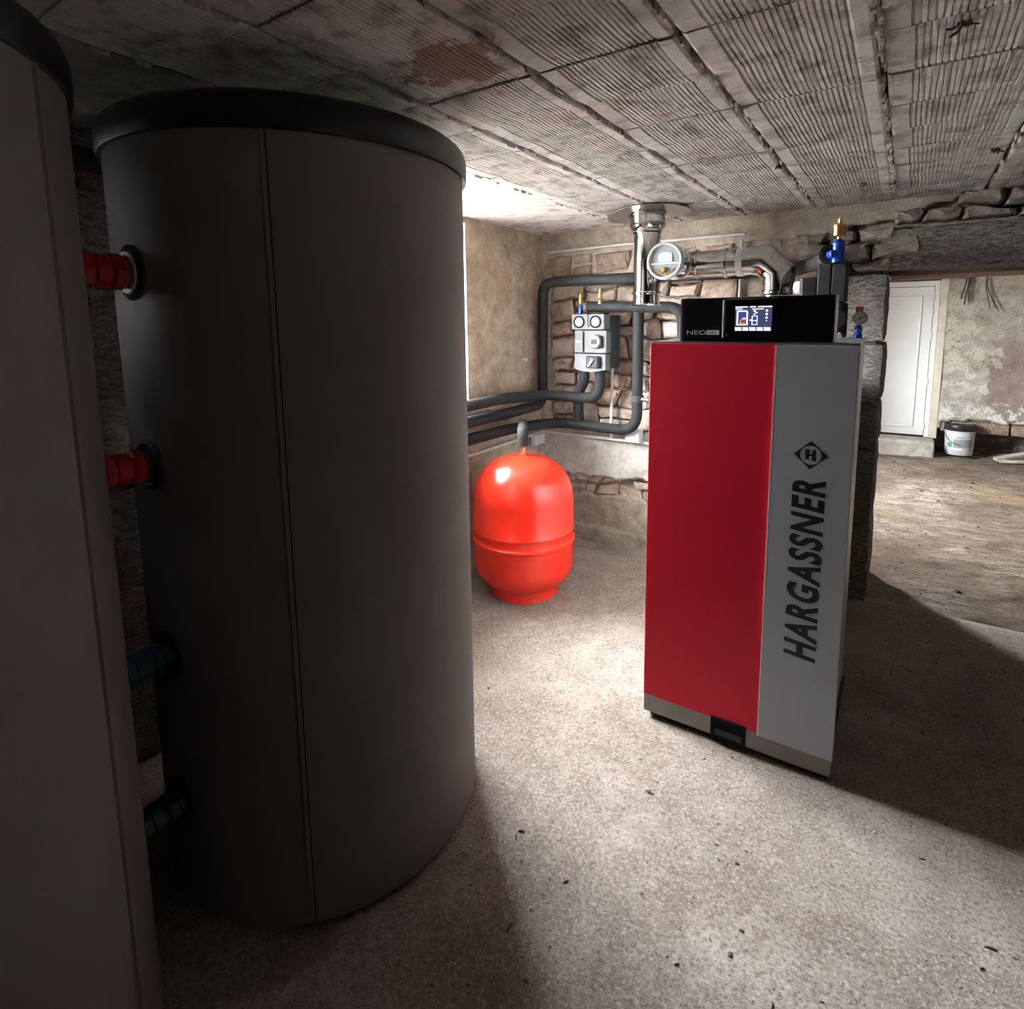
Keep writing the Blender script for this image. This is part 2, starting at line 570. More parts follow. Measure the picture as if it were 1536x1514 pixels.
def thing(name, loc, label, cat, group=None):
    o = bpy.data.objects.new(name, None)
    o.empty_display_size = 0.1
    o.location = loc
    C.objects.link(o)
    return tag(o, label, cat, group)


def box(name, mat, parent, *a, bev=0.0, smooth=False):
    return MB().box(*a, bev=bev).build(name, mat, parent, smooth)


# value noise on arrays
_rng = np.random.RandomState(3)
_tab = _rng.rand(256, 256)


def vnoise(x, y):
    xi, yi = np.floor(x).astype(int), np.floor(y).astype(int)
    fx, fy = x - xi, y - yi
    fx = fx * fx * (3 - 2 * fx); fy = fy * fy * (3 - 2 * fy)
    g = lambda a, b: _tab[a % 256, b % 256]
    return (g(xi, yi) * (1 - fx) + g(xi + 1, yi) * fx) * (1 - fy) + (g(xi, yi + 1) * (1 - fx) + g(xi + 1, yi + 1) * fx) * fy


def fbm(x, y, oct=4):
    s, a, t = 0, 1.0, 0
    for k in range(oct):
        s = s + a * (vnoise(x * 2 ** k + 17.3 * k, y * 2 ** k + 5.1 * k) - .5)
        t += a
        a *= .55
    return s / t * 2      # about -1..1


def sheet(name, mat, parent, u0, u1, v0, v1, res, place, height, keep=None, smooth=True):
    """heightfield: place(u, v, h) -> (x, y, z) arrays; quads failing keep(u, v) are dropped and the edge turned in"""
    nu, nv = max(2, int(round((u1 - u0) / res)) + 1), max(2, int(round((v1 - v0) / res)) + 1)
    U, V = np.meshgrid(np.linspace(u0, u1, nu), np.linspace(v0, v1, nv), indexing='ij')
    Hh = height(U, V)
    ids = np.arange(nu * nv).reshape(nu, nv)
    quads = np.stack([ids[:-1, :-1], ids[1:, :-1], ids[1:, 1:], ids[:-1, 1:]], -1)
    if keep is not None:
        kc = keep((U[:-1, :-1] + U[1:, 1:]) / 2, (V[:-1, :-1] + V[1:, 1:]) / 2)
        cnt = np.zeros((nu, nv))
        for du in (0, 1):
            for dv in (0, 1):
                cnt[du:nu - 1 + du, dv:nv - 1 + dv] += kc
        edge = (cnt > 0) & (cnt < 4)
        edge[0, :] = edge[-1, :] = False; edge[:, 0] = edge[:, -1] = False
        Hh = np.where(edge, Hh - 0.028, Hh)
        quads = quads[kc.astype(bool)]
    quads = quads.reshape(-1, 4)
    x, y, z = place(U, V, Hh)
    co = np.stack([np.broadcast_to(x, U.shape), np.broadcast_to(y, U.shape), np.broadcast_to(z, U.shape)], -1).reshape(-1, 3)
    used = np.unique(quads)
    remap = np.full(nu * nv, -1)
    remap[used] = np.arange(len(used))
    co = co[used]
    quads = remap[quads]
    off = root_loc(parent)
    co = co - np.array(off)
    me = bpy.data.meshes.new(name)
    me.from_pydata(co.tolist(), [], quads.tolist())
    me.materials.append(mat)
    if smooth:
        me.polygons.foreach_set('use_smooth', [True] * len(me.polygons))
    o = bpy.data.objects.new(name, me)
    C.objects.link(o)
    if parent is not None:
        o.parent = parent
    return o


# ================================================================== SETTING
ZC = 2.09
YB = 3.47          # front face of the back wall
YB2 = 3.97         # its far face
XJ = -0.085        # doorway jamb
XR = 4.2           # right wall (out of frame)
YF = -4.6          # wall behind the camera
DW = 0.95          # right side of the doorway
ZL = 1.745         # underside of the lintel

# floor of the boiler room
def fl_h(x, y):
    return 0.006 * fbm(x * 2.2, y * 2.2, 4) - 0.003
floor = sheet('floor', M['floor'], None, XL - 0.1, XR, YF, 3.56, 0.04,
              lambda u, v, h: (u, v, h - np.clip((v - 3.5) / 0.06, 0, 1) * 0.03), fl_h)
tag(floor, kind='structure')

def dirt_h(x, y):
    return -0.014 + 0.03 * fbm(x * 1.7, y * 1.7, 5) + 0.026 * fbm(x * 8, y * 13, 4)
dirt = sheet('floor', M['dirt'], None, XFL, 3.2, 3.5, 8.6, 0.03, lambda u, v, h: (u, v, h - np.clip((3.75 - v) / .25, 0, 1) * .012), dirt_h)
tag(dirt, kind='structure')

# crumbs lying on both floors
mb = MB()
for k in range(240):
    if k < 150:
        x, y = random.uniform(-1.0, 1.2), random.uniform(0.5, 3.3); s = random.uniform(.0025, .007)
    else:
        x, y = random.uniform(-0.2, 1.6), random.uniform(3.7, 7.2); s = random.uniform(.005, .016) * random.choice((.6, 1, 1, 1.5))
    if -0.78 < x < -0.08 and 1.9 < y < 2.65: continue
    a = random.random() * PI
    z = float(fl_h(np.array(x), np.array(y))) if y < 3.5 else float(dirt_h(np.array(x), np.array(y)))
    L, W, Hh = s * random.uniform(.8, 2.4), s * random.uniform(.4, 1), s * .6
    ca, sa = math.cos(a), math.sin(a)
    vs = [(x + ca * px * L - sa * py * W, y + sa * px * L + ca * py * W, z + pz * Hh + .001) for px, py, pz in
          ((-1, -.6, -.2), (.8, -1, -.2), (1, .5, -.2), (-.7, 1, -.2), (-.5, -.3, 1), (.5, -.5, .8), (.4, .4, 1), (-.4, .5, .7))]
    mb.raw(vs, [(0, 1, 5, 4), (1, 2, 6, 5), (2, 3, 7, 6), (3, 0, 4, 7), (4, 5, 6, 7), (3, 2, 1, 0)])
tag(mb.build('crumbs', M['chip_dark'], floor), kind='stuff')
mb = MB()
for x, y, s, a in ((-0.60, 1.62, .010, .3), (0.02, 1.83, .006, 1.0), (-0.35, 1.5, .005, .7), (-0.05, 1.25, .004, .2), (-.42, 2.05 - .3, .004, .5)):
    ca, sa = math.cos(a), math.sin(a)
    vs = [(x + ca * px * s - sa * py * s * .6, y + sa * px * s + ca * py * s * .6, .002 + pz * s * .5) for px, py, pz in
          ((-1, -.6, 0), (.8, -1, 0), (1, .5, 0), (-.7, 1, 0), (-.5, -.3, 1), (.5, -.5, .8), (.4, .4, 1), (-.4, .5, .7))]
    mb.raw(vs, [(0, 1, 5, 4), (1, 2, 6, 5), (2, 3, 7, 6), (3, 0, 4, 7), (4, 5, 6, 7), (3, 2, 1, 0)])
tag(mb.build('crumbs', M['white_reveal'], floor), kind='stuff')

# ---- ceiling: slab with rows of ribbed clay tiles between joists
ceiling = tag(box('ceiling', M['joint_dark'], None, XO, XR, YF, YB + .1, ZC + .022, ZC + .25), kind='structure')
TX, TY = 0.35, 0.249
def tile_mesh(idx):
    rnd = random.Random(idx * 31 + 5)
    w, l = TX - .007, TY - .004
    top = 0.03
    # profile across the tile: flat band, ribs, flat band
    a0 = .055 + rnd.uniform(-.006, .006)
    a1 = w - .038
    n = 20
    prof = [(0.004, 0.0), (0.012, -.004), (a0, -.004)]
    full = [(0.0, .03)] + prof
    pitch = (a1 - a0) / n
    for k in range(n):
        x = a0 + pitch * (k + .12)
        full += [(x, -.003), (x + pitch * .14, .0003), (x + pitch * .30, .0003), (x + pitch * .44, -.003)]
    full += [(a1, -.004), (w - .012, -.004), (w - .004, 0.0), (w, .03)]
    ny = 5
    verts, faces = [], []
    for j in range(ny):
        y = l * j / (ny - 1)
        ends = .0035 if j in (0, ny - 1) else 0.0
        yy = min(max(y, .0), l)
        for i, (x, z) in enumerate(full):
            wz = rnd.uniform(-.0009, .0009)
            fill = 0.0
            if rnd.random() < .06 and .002 < z < .01: fill = -.004      # ribs clogged with wash
            verts.append((x - w / 2 + rnd.uniform(-.0006, .0006), yy - l / 2, z + ends * (1 if z < .02 else 0) + wz + fill))
    nf = len(full)
    for j in range(ny - 1):
        for i in range(nf - 1):
            faces.append((j * nf + i, (j + 1) * nf + i, (j + 1) * nf + i + 1, j * nf + i + 1))
    faces.append(tuple(range(nf)))
    faces.append(tuple(reversed(range((ny - 1) * nf, ny * nf))))
    me = bpy.data.meshes.new('clay_tile')
    me.from_pydata(verts, [], faces)
    me.materials.append(M['tile'])
    me.update()
    return me
tile_meshes = [tile_mesh(k) for k in range(8)]
gx0 = -0.085 - TX * 4            # left edge of the tiled field
rt = random.Random(11)
for i in range(0, 8):
    stag = rt.uniform(-.05, .05) if i != 3 else 0.0
    for j in range(-1, 14):
        y0 = 0.257 + TY * j + stag
        if y0 + .06 > YB: continue
        if i > 5 and j < 3: continue
        o = bpy.data.objects.new('clay_tile', rt.choice(tile_meshes))
        o.location = (gx0 + TX * (i + .5), y0 + TY / 2, ZC + rt.uniform(-.003, .003))
        o.rotation_euler = (rt.uniform(-.006, .006), rt.uniform(-.005, .005), rt.uniform(-.006, .006) + (PI if False else 0))
        C.objects.link(o)
        o.parent = ceiling
# mortar squeezed along the joints, ragged
mb = MB()
for i in range(0, 9):
    x = gx0 + TX * i
    y = 0.0
    dense = 0.9 if i == 4 else 0.55
    while y < YB - .03:
        L = rt.uniform(.015, .07)
        if rt.random() < dense:
            w = rt.uniform(.003, .008) * (1.6 if i == 4 else 1); d = rt.uniform(.002, .009) * (1.4 if i == 4 else 1); dx = rt.uniform(-.006, .006)
            mb.raw([(x + dx - w, y, ZC + .006), (x + dx + w, y, ZC + .006), (x + dx + w * .8, y + L, ZC + .006), (x + dx - w * .8, y + L, ZC + .006),
                    (x + dx - w * .4, y + L * .2, ZC - .004 - d), (x + dx + w * .5, y + L * .15, ZC - .003 - d), (x + dx + w * .3, y + L * .8, ZC - .004 - d * .6), (x + dx - w * .5, y + L * .9, ZC - .003 - d * .8)],
                   [(0, 1, 5, 4), (1, 2, 6, 5), (2, 3, 7, 6), (3, 0, 4, 7), (4, 5, 6, 7)])
        y += L
tag(mb.build('mortar', M['joint'], ceiling), kind='stuff')
mb = MB()
for cx, cy, s_ in ((-.085, 3.03, 1), (-.19, 2.98, .8), (.06, 1.53, 1.3), (.22, 2.66, .7), (-.44, 2.45, .6)):
    for k in range(7):
        a = rt.uniform(0, 6.28); L = rt.uniform(.008, .028) * s_
        px, py = cx + rt.uniform(-.012, .012), cy + rt.uniform(-.008, .008)
        mb.tube([(px, py, ZC + .002), (px + L * .5 * math.cos(a), py + L * .5 * math.sin(a), ZC - rt.uniform(.004, .012)), (px + L * math.cos(a + .4), py + L * math.sin(a + .4), ZC - rt.uniform(.002, .02))], rt.uniform(.0015, .0035), 5)
tag(mb.build('hanging_crumbs', M['joint_dark'], ceiling), kind='stuff')
# rough concrete edge beside the tiled field, along the left wall
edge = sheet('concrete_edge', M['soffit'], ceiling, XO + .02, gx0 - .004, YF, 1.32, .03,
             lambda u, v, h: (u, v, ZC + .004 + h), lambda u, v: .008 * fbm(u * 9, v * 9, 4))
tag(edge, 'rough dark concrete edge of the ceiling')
edge = sheet('whitewashed_edge', M['tile'], ceiling, XO + .02, gx0 - .004, 1.31, YB + .02, .03,
             lambda u, v, h: (u, v, ZC + .003 + h), lambda u, v: .007 * fbm(u * 7, v * 7, 4))
tag(edge, 'flaking whitewashed edge of the ceiling by the window wall')
portal('opening_portal', (XL - .06, .3475, 1.655), (0, -PI / 2, 0), .12, .035)  # added slit, out of view, lets a glow onto the tank side
# ---- left wall with the deep window opening and the added light slit
wl = MB()
y0, y1, z0, z1 = WIN_IN
for a, b, c, d in ((YF, -.30, -.05, ZC + .1), (-.30, .42, -.05, 1.48), (-.30, .42, 1.90, ZC + .1), (.42, y0, -.05, ZC + .1), (y1, YB + .6, -.05, ZC + .1), (y0, y1, -.05, z0), (y0, y1, z1, ZC + .1)):
    wl.box(XO, XL - .035, a, b, c, d)
wall_left = tag(wl.build('wall_left', M['mortar']), kind='structure')
def wl_keep(u, v):
    return ~((u > y0) & (u < y1) & (v > z0) & (v < z1))
pl = sheet('plaster', M['plaster_left'], wall_left, 1.30, YB + .02, -.02, ZC + .03, .0225,
           lambda u, v, h: (XL + h, u, v), lambda u, v: .010 * fbm(u * 3, v * 3, 5) + .003 * fbm(u * 14, v * 14, 3), wl_keep)
# splayed reveal, white plaster, a wedge of wall narrowing the opening on the outside
Y0, Y1, Z0, Z1 = WIN_OUT
rv = MB()
A = [(XL - .002, y0, z0), (XL - .002, y1, z0), (XL - .002, y1, z1), (XL - .002, y0, z1)]
B = [(XO, Y0, Z0), (XO, Y1, Z0), (XO, Y1, Z1), (XO, Y0, Z1)]
Cc = [(XO, y0, z0), (XO, y1, z0), (XO, y1, z1), (XO, y0, z1)]
rv.raw(A + B + Cc, [(0, 1, 5, 4), (1, 2, 6, 5), (2, 3, 7, 6), (3, 0, 4, 7), (4, 5, 9, 8), (5, 6, 10, 9), (6, 7, 11, 10), (7, 4, 8, 11)])
rv.build('window_reveal', M['white_reveal'], wall_left)
# hewn blocks of the left wall seen between the tanks
def hewn(name, parent, x0, x1, y0, y1, z0, z1, face, seed, mat, amp=.012, div=7):
    """a rough-hewn stone block; 'face' is the axis sign of its roughest side"""
    b = bmesh.new()
    bmesh.ops.create_cube(b, size=1.0)
    bmesh.ops.subdivide_edges(b, edges=b.edges[:], cuts=div, use_grid_fill=True)
    sx, sy, sz = x1 - x0, y1 - y0, z1 - z0
    P = np.array([v.co for v in b.verts])
    W = np.stack([x0 + (P[:, 0] + .5) * sx, y0 + (P[:, 1] + .5) * sy, z0 + (P[:, 2] + .5) * sz], 1)
    e = np.sort(.5 - np.abs(P), 1)
    dist = e[:, 1]                       # distance (unit) to the nearest edge
    rnd = np.clip(dist * 6, 0, 1)
    for ax, sc in ((0, (1, 2)), (1, (0, 2)), (2, (0, 1))):
        on = np.abs(np.abs(P[:, ax]) - .5) < 1e-4
        n = fbm(W[:, sc[0]] * 17 + seed * 3.7, W[:, sc[1]] * 17 + seed * 1.9, 4)
        W[:, ax] += np.where(on, np.sign(P[:, ax]) * (amp * n - .010 * (1 - rnd)), 0)
    for v, w in zip(b.verts, W):
        v.co = w
    mb = MB()
    mb.join(b)
    return mb.build(name, mat, parent, True)
zz = -.02
k = 0
for hgt in (.36, .30, .34, .28, .36, .30, .18):
    for ya, yb in (((.42, .78), (.785, 1.28)) if k % 2 == 0 else ((.42, .98), (.985, 1.28))):
        hewn('stone_block', wall_left, XL - .04, XL + .0, ya, yb, zz, min(zz + hgt - .012, ZC + .02), 0, k * 7 + int(ya * 10), M['granite'], .02)
    zz += hgt; k += 1
for a, b, c, d in ((YF, -.30, -.02, ZC + .02), (-.30, .41, -.02, 1.50), (-.30, .41, 1.88, ZC + .02), (-.30, .342, 1.50, 1.88), (.36, .41, 1.50, 1.88), (.342, .36, 1.50, 1.615), (.342, .36, 1.68, 1.88)):
    box('stone_course', M['rubble'], wall_left, XL - .04, XL - .012, a, b, c, d)  # thin panels, left open only at the added light slit

# window_1 in the left wall
w1 = MB()
fw = .055
for a, b, c, d in ((Y0, Y0 + fw, Z0, Z1), (Y1 - fw, Y1, Z0, Z1), (Y0 + fw, Y1 - fw, Z0, Z0 + fw), (Y0 + fw, Y1 - fw, Z1 - fw, Z1), ((Y0 + Y1) / 2 - .025, (Y0 + Y1) / 2 + .025, Z0 + fw, Z1 - fw)):
    w1.box(XO + .0, XO + .05, a, b, c, d)
win1 = tag(w1.build('window_1', M['white']), kind='structure')
for a, b in ((Y0 + fw, (Y0 + Y1) / 2 - .025), ((Y0 + Y1) / 2 + .025, Y1 - fw)):
    box('pane', M['glass'], win1, XO + .02, XO + .024, a, b, Z0 + fw, Z1 - fw)

# ---- back wall
wb = MB()
wb.box(XO, XJ - .28, YB + .045, YB2, -.05, 2.7)
wb.box(XJ - .28, DW + .02, YB + .06, YB2, 1.94, 2.7)
wb.box(DW + .02, XR, YB + .02, YB2, -.05, 2.7)
wall_back = tag(wb.build('wall_back', M['mortar']), kind='structure')
box('wall_core', M['joint_dark'], wall_back, XJ - .28, XJ - .04, YB + .05, YB2 - .04, -.05, 1.94)

def top_line(x):
    return 1.80 + .05 * fbm(x * 5, x * 0 + 3.3, 3) + np.clip((x + 1.42) / .2, 0, 1) * .09 - .35 * np.clip((-1.97 - x) / .08, -0, 1) * 0
def strip_lo(x):
    return .345 + .02 * fbm(x * 6, x * 0 + 9, 3)
def strip_hi(x):
    return .455 + .03 * fbm(x * 5, x * 0 + 21, 3)
def mid_hi(x):
    return .80 + .045 * fbm(x * 4, x * 0 + 31, 4)
def rag(x, z):
    return .022 * fbm(x * 13, z * 13, 3)
def ph(u, v):
    return .010 * fbm(u * 3, v * 3, 5) + .004 * fbm(u * 12, v * 12, 3)
place_b = lambda u, v, h: (u, YB - h, v)
sheet('plaster', M['plaster'], wall_back, XL - .02, .42, 1.6, ZC + .03, .0125, place_b, ph,
      lambda u, v: (v > top_line(u) + rag(u, v)) & (u < -.29 + .10 * fbm(v * 9, v * 0 + 2, 3) + np.clip(v - 1.96, 0, 1) * 5 * (1 + .5 * fbm(v * 40, u * 6, 2))) & ((v > 1.9 + rag(u, v)) | (u < -.40)))
sheet('plaster', M['plaster'], wall_back, XL - .02, -1.85, .7, 1.9, .0125, place_b, lambda u, v: ph(u, v) - .008,
      lambda u, v: (u < -2.03 + .02 * fbm(v * 5, v * 0, 3)) & (v > .75))
sheet('render', M['cement'], wall_back, XL - .02, -.40, .36, .95, .0125, place_b, lambda u, v: ph(u, v) + .006,
      lambda u, v: (v > strip_hi(u) + rag(u, v)) & (v < mid_hi(u) + rag(u + 7, v)))
sheet('render', M['cement_low'], wall_back, XL - .02, -.40, -.03, .45, .0125, place_b, lambda u, v: ph(u, v) - .016 + .012 * (v < .1),
      lambda u, v: v < strip_lo(u) + rag(u, v))

# stones that show where the plaster has fallen: irregular courses, every stone cut to its own outline
rs = random.Random(23)
def poly_stone(pts, yb, bulge, mat, parent):
    n = len(pts)
    cx = sum(p[0] for p in pts) / n; cz = sum(p[1] for p in pts) / n
    tx, tz = rs.uniform(-.12, .12), rs.uniform(-.15, .10)
    dep = lambda x, z, d: yb - d - tx * (x - cx) - tz * (z - cz)
    verts = [(x - cx, yb + .05, z - cz) for x, z in pts]
    verts += [(x - cx, dep(x, z, bulge * rs.uniform(.15, .45)), z - cz) for x, z in pts]
    q = [rs.uniform(.70, .90) for _ in pts]
    verts += [((x - cx) * k, dep(cx + (x - cx) * k, cz + (z - cz) * k, bulge * rs.uniform(.8, 1.1)), (z - cz) * k) for (x, z), k in zip(pts, q)]
    verts += [(rs.uniform(-.01, .01), dep(cx, cz, bulge * rs.uniform(.8, 1.35)), rs.uniform(-.01, .01))]
    faces = []
    for k in range(n):
        k2 = (k + 1) % n
        faces += [(k, k2, n + k2, n + k), (n + k, n + k2, 2 * n + k2, 2 * n + k), (2 * n + k, 2 * n + k2, 3 * n)]
    me = bpy.data.meshes.new('stone')
    me.from_pydata(verts, [], faces)
    me.materials.append(mat)
    me.update()
    o = bpy.data.objects.new('stone', me)
    o.location = (cx, 0, cz)
    C.objects.link(o)
    o.parent = parent
    return o
def lay(x0, x1, z0, z1, mat, hmin, hmax, wmin, wmax, bulge=.022, test=None, yb=YB + .006, parent=wall_back, joint=.006):
    z = z0
    xs = lambda: rs.uniform(0, 50)
    low = (xs(), z0)
    wave = lambda x, ph_: .016 * math.sin(x * 9 + ph_) + .009 * math.sin(x * 23 + ph_ * 2.1)
    ph0 = 0.0
    z_lo, f_lo = z0, lambda x: 0.0
    while z_lo < z1 - .03:
        h = min(rs.uniform(hmin, hmax), z1 - z_lo)
        ph1 = rs.uniform(0, 6.28)
        last = z_lo + h > z1 - .035
        f_hi = (lambda x: 0.0) if last else (lambda x, p_=ph1: wave(x, p_))
        z_hi = z1 if last else z_lo + h
        x = x0 - rs.uniform(0, .12)
        lean = rs.uniform(-.015, .015)
        while x < x1:
            w = rs.uniform(wmin, wmax) * (1.25 if h > (hmin + hmax) / 2 else .9)
            lean2 = rs.uniform(-.022, .022)
            a0, a1, b0, b1 = x + lean, x - lean, x + w + lean2, x + w - lean2      # top-left, bottom-left, top-right, bottom-right
            j = joint
            split = h > .13 and rs.random() < .3
            rows = [(0, 1)] if not split else [(0, rs.uniform(.42, .58))]
            if split: rows.append((rows[0][1], 1))
            for ra, rb in rows:
                pts = []
                def pt(u_, v_):
                    xx = (a1 + (b1 - a1) * u_) * (1 - v_) + (a0 + (b0 - a0) * u_) * v_
                    lo, hi = z_lo + f_lo(xx), z_hi + f_hi(xx)
                    return xx, lo + (hi - lo) * v_
                ju, jv = j / w, j / h
                for u_, v_ in ((ju * 1.8, ra + jv), (.35, ra + jv * rs.uniform(.4, 1.8)), (.7, ra + jv * rs.uniform(.4, 1.8)), (1 - ju * 1.8, ra + jv * 1.3), (1 - ju, ra + (rb - ra) * .35), (1 - ju, ra + (rb - ra) * .7),
                               (1 - ju * 1.8, rb - jv), (.66, rb - jv * rs.uniform(.4, 1.8)), (.33, rb - jv * rs.uniform(.4, 1.8)), (ju * 1.8, rb - jv * 1.3), (ju, ra + (rb - ra) * .68), (ju, ra + (rb - ra) * .33)):
                    xx, zz2 = pt(min(max(u_, ju), 1 - ju), v_)
                    pts.append((xx + rs.uniform(-.004, .004), zz2 + rs.uniform(-.004, .004)))
                mx, mz = sum(p[0] for p in pts) / 12, sum(p[1] for p in pts) / 12
                if (test is None or test(mx, mz)) and rs.random() > .04:
                    poly_stone(pts, yb + rs.uniform(-.006, .008), bulge * rs.uniform(.6, 1.3), mat, parent)
            x += w
            lean = lean2
        z_lo, f_lo = z_hi, f_hi
lay(-2.03, -.42, .80, 1.95, M['stone'], .075, .165, .10, .22, .022, lambda x, z: x < -.45)
lay(-2.10, -.40, .335, .47, M['stone'], .06, .08, .07, .16, .016, lambda x, z: x < -1.2, YB + .026)
lay(-.36, 1.1, 1.962, 2.10, M['rubble'], .06, .085, .10, .30, .040, lambda x, z: x > -.30 + max(0, z - 1.955) * 4.5, YB + .012)
lay(-.43, -.13, 1.745, 1.962, M['rubble'], .06, .10, .12, .2, .034, None, YB + .004)

# dressed granite: jamb blocks and lintel of the doorway
zj = [-.03, .415, .82, 1.065, 1.385, ZL - .006]
for k in range(5):
    hewn('jamb_stone', wall_back, XJ - .33 + .02 * (k % 2), XJ + rs.uniform(-.004, .004), YB - .012, YB2, zj[k] + .0005, zj[k + 1] - .0005, 1, 40 + k, M['granite'], .010, 9)
hewn('lintel_stone', wall_back, XJ - .06, DW + .25, YB - .02, YB2, ZL, 1.955, 1, 77, M['granite'], .014, 14)
box('lintel_board', M['wood'], wall_back, XJ, DW + .2, YB + .12, YB2 - .02, ZL - .02, ZL + .004, bev=.004)
hewn('jamb_stone', wall_back, DW, DW + .3, YB - .01, YB2, -.03, ZL, 1, 91, M['granite'], .012, 9)

# walls out of frame that close the room
tag(box('wall_right', M['plaster_left'], None, XR - .02, XR + .2, YF, YB2, -.05, ZC + .25), kind='structure')
tag(box('wall_front', M['plaster_left'], None, XO, XR + .2, YF - .2, YF, -.05, ZC + .25), kind='structure')

# ---- the room beyond
YW = 8.0
fy0, fy1, fz0, fz1 = FWIN
wfl = MB()
for a, b, c, d in ((YB2 - .02, fy0, -.1, 2.6), (fy1, 8.9, -.1, 2.6), (fy0, fy1, -.1, fz0), (fy0, fy1, fz1, 2.6)):
    wfl.box(XFL - .12, XFL, a, b, c, d)
wall_far_left = tag(wfl.build('wall_far_left', M['cement']), kind='structure')
w2 = MB()
for a, b, c, d in ((fy0, fy0 + .03, fz0, fz1), (fy1 - .03, fy1, fz0, fz1), (fy0 + .03, fy1 - .03, fz0, fz0 + .03), (fy0 + .03, fy1 - .03, fz1 - .03, fz1)):
    w2.box(XFL - .12, XFL - .08, a, b, c, d)
win2 = tag(w2.build('window_2', M['white']), kind='structure')
box('pane', M['glass'], win2, XFL - .102, XFL - .098, fy0 + .03, fy1 - .03, fz0 + .03, fz1 - .03)
tag(box('wall_far_right', M['cement'], None, 3.1, 3.3, YB2 - .02, 8.9, -.1, 2.6), kind='structure')
tag(box('ceiling', M['soffit'], None, XFL - .12, 3.3, YB2 - .0, 8.9, 2.35, 2.6), kind='structure')
DX0, DX1, DZ0, DZ1 = -.62, .30, .155, 1.935       # frame of the white door
wf = MB()
wf.box(XFL - .12, DX0 - .02, YW + .05, YW + .6, -.1, 2.6)
wf.box(DX1 + .02, 3.2, YW + .05, YW + .6, .34, 2.6)
wf.box(DX0 - .02, DX1 + .02, YW + .05, YW + .6, DZ1 + .02, 2.6)
wf.box(DX0 - .02, DX1 + .02, YW + .02, YW + .6, -.1, DZ0 - .005)
wf.box(DX1 + .02, 3.2, YW + .33, YW + .6, -.1, .36)
wf.box(DX0 - .02, DX1 + .02, YW + .2, YW + .6, DZ0 - .01, DZ1 + .03)
wall_far = tag(wf.build('wall_far', M['rubble']), kind='structure')
def fh(u, v):
    return .018 * fbm(u * 2.5, v * 2.5, 5) + .006 * fbm(u * 11, v * 11, 3)
sheet('plaster', M['farwall'], wall_far, DX1 + .01, 2.2, .25, 2.36, .02, lambda u, v, h: (u, YW - h, v), fh,
      lambda u, v: (v > .375 + .05 * fbm(u * 5, u * 0 + 4, 4) - .08 * (u < .42)))
sheet('plaster', M['farwall'], wall_far, -1.8, DX1 + .06, DZ1 + .01, 2.36, .02, lambda u, v, h: (u, YW - h, v), fh)
box('timber_lintel', M['wood'], wall_far, -.7, .53, YW - .04, YW + .05, DZ1 + .010, DZ1 + .072, bev=.006)
box('reveal_trim', M['cream'], wall_far, DX1 + .002, DX1 + .075, YW - .012, YW + .06, DZ0, DZ1 + .02, bev=.008)
hewn('stone_block', wall_far, .40, 1.02, YW + .02, YW + .3, .235, .355, 1, 61, M['stone'], .01, 6)
hewn('stone_block', wall_far, 1.03, 1.7, YW + .03, YW + .3, .225, .36, 1, 64, M['stone'], .01, 6)
# concrete step in front of the door
step = hewn('trim_1', None, -.85, .355, 7.70, YW + .02, -.06, .158, 1, 15, M['cement'], .008, 12)
tag(step, kind='structure')
# white door
door = tag(MB().box(DX0 + .055, DX1 - .055, YW + .045, YW + .09, DZ0 + .015, DZ1 - .065, bev=.004).build('door_1', M['pvc']), kind='structure')
d = MB()
d.box(DX0, DX0 + .05, YW + .02, YW + .12, DZ0, DZ1, bev=.005)
d.box(DX1 - .05, DX1, YW + .02, YW + .12, DZ0, DZ1, bev=.005)
d.box(DX0 + .05, DX1 - .05, YW + .02, YW + .12, DZ1 - .06, DZ1, bev=.005)
d.build('door_frame', M['pvc'], door)
px0, px1, pz0, pz1 = DX0 + .155, DX1 - .155, DZ0 + .10, DZ1 - .16
d = MB()
for a, b, c, e in ((px0, px0 + .018, pz0, pz1), (px1 - .018, px1, pz0, pz1), (px0 + .018, px1 - .018, pz0, pz0 + .018), (px0 + .018, px1 - .018, pz1 - .018, pz1)):
    d.box(a, b, YW + .032, YW + .05, c, e, bev=.006)
d.build('panel_moulding', M['pvc'], door)
d = MB().box(px0 + .018, px1 - .018, YW + .040, YW + .05, pz0 + .018, pz1 - .018)
d.build('door_panel', M['pvc'], door)
for hz in (.28, .80, 1.32, 1.75, 1.60):
    MB().cyl((DX1 - .053, YW + .014, hz - .035), (DX1 - .053, YW + .014, hz + .035), .011, 10).build('hinge', M['white'], door, True)

# unseen ground outside, in two tones chosen for the light bounced indoors
tag(MB().box(-30, XO - .05, -25, 4.0, -.6, .55).build('terrain', M['ground']), kind='structure')
tag(MB().box(-30, XFL - .14, 4.0, 35, -.6, .545).build('terrain', M['dim_ground']), kind='structure')

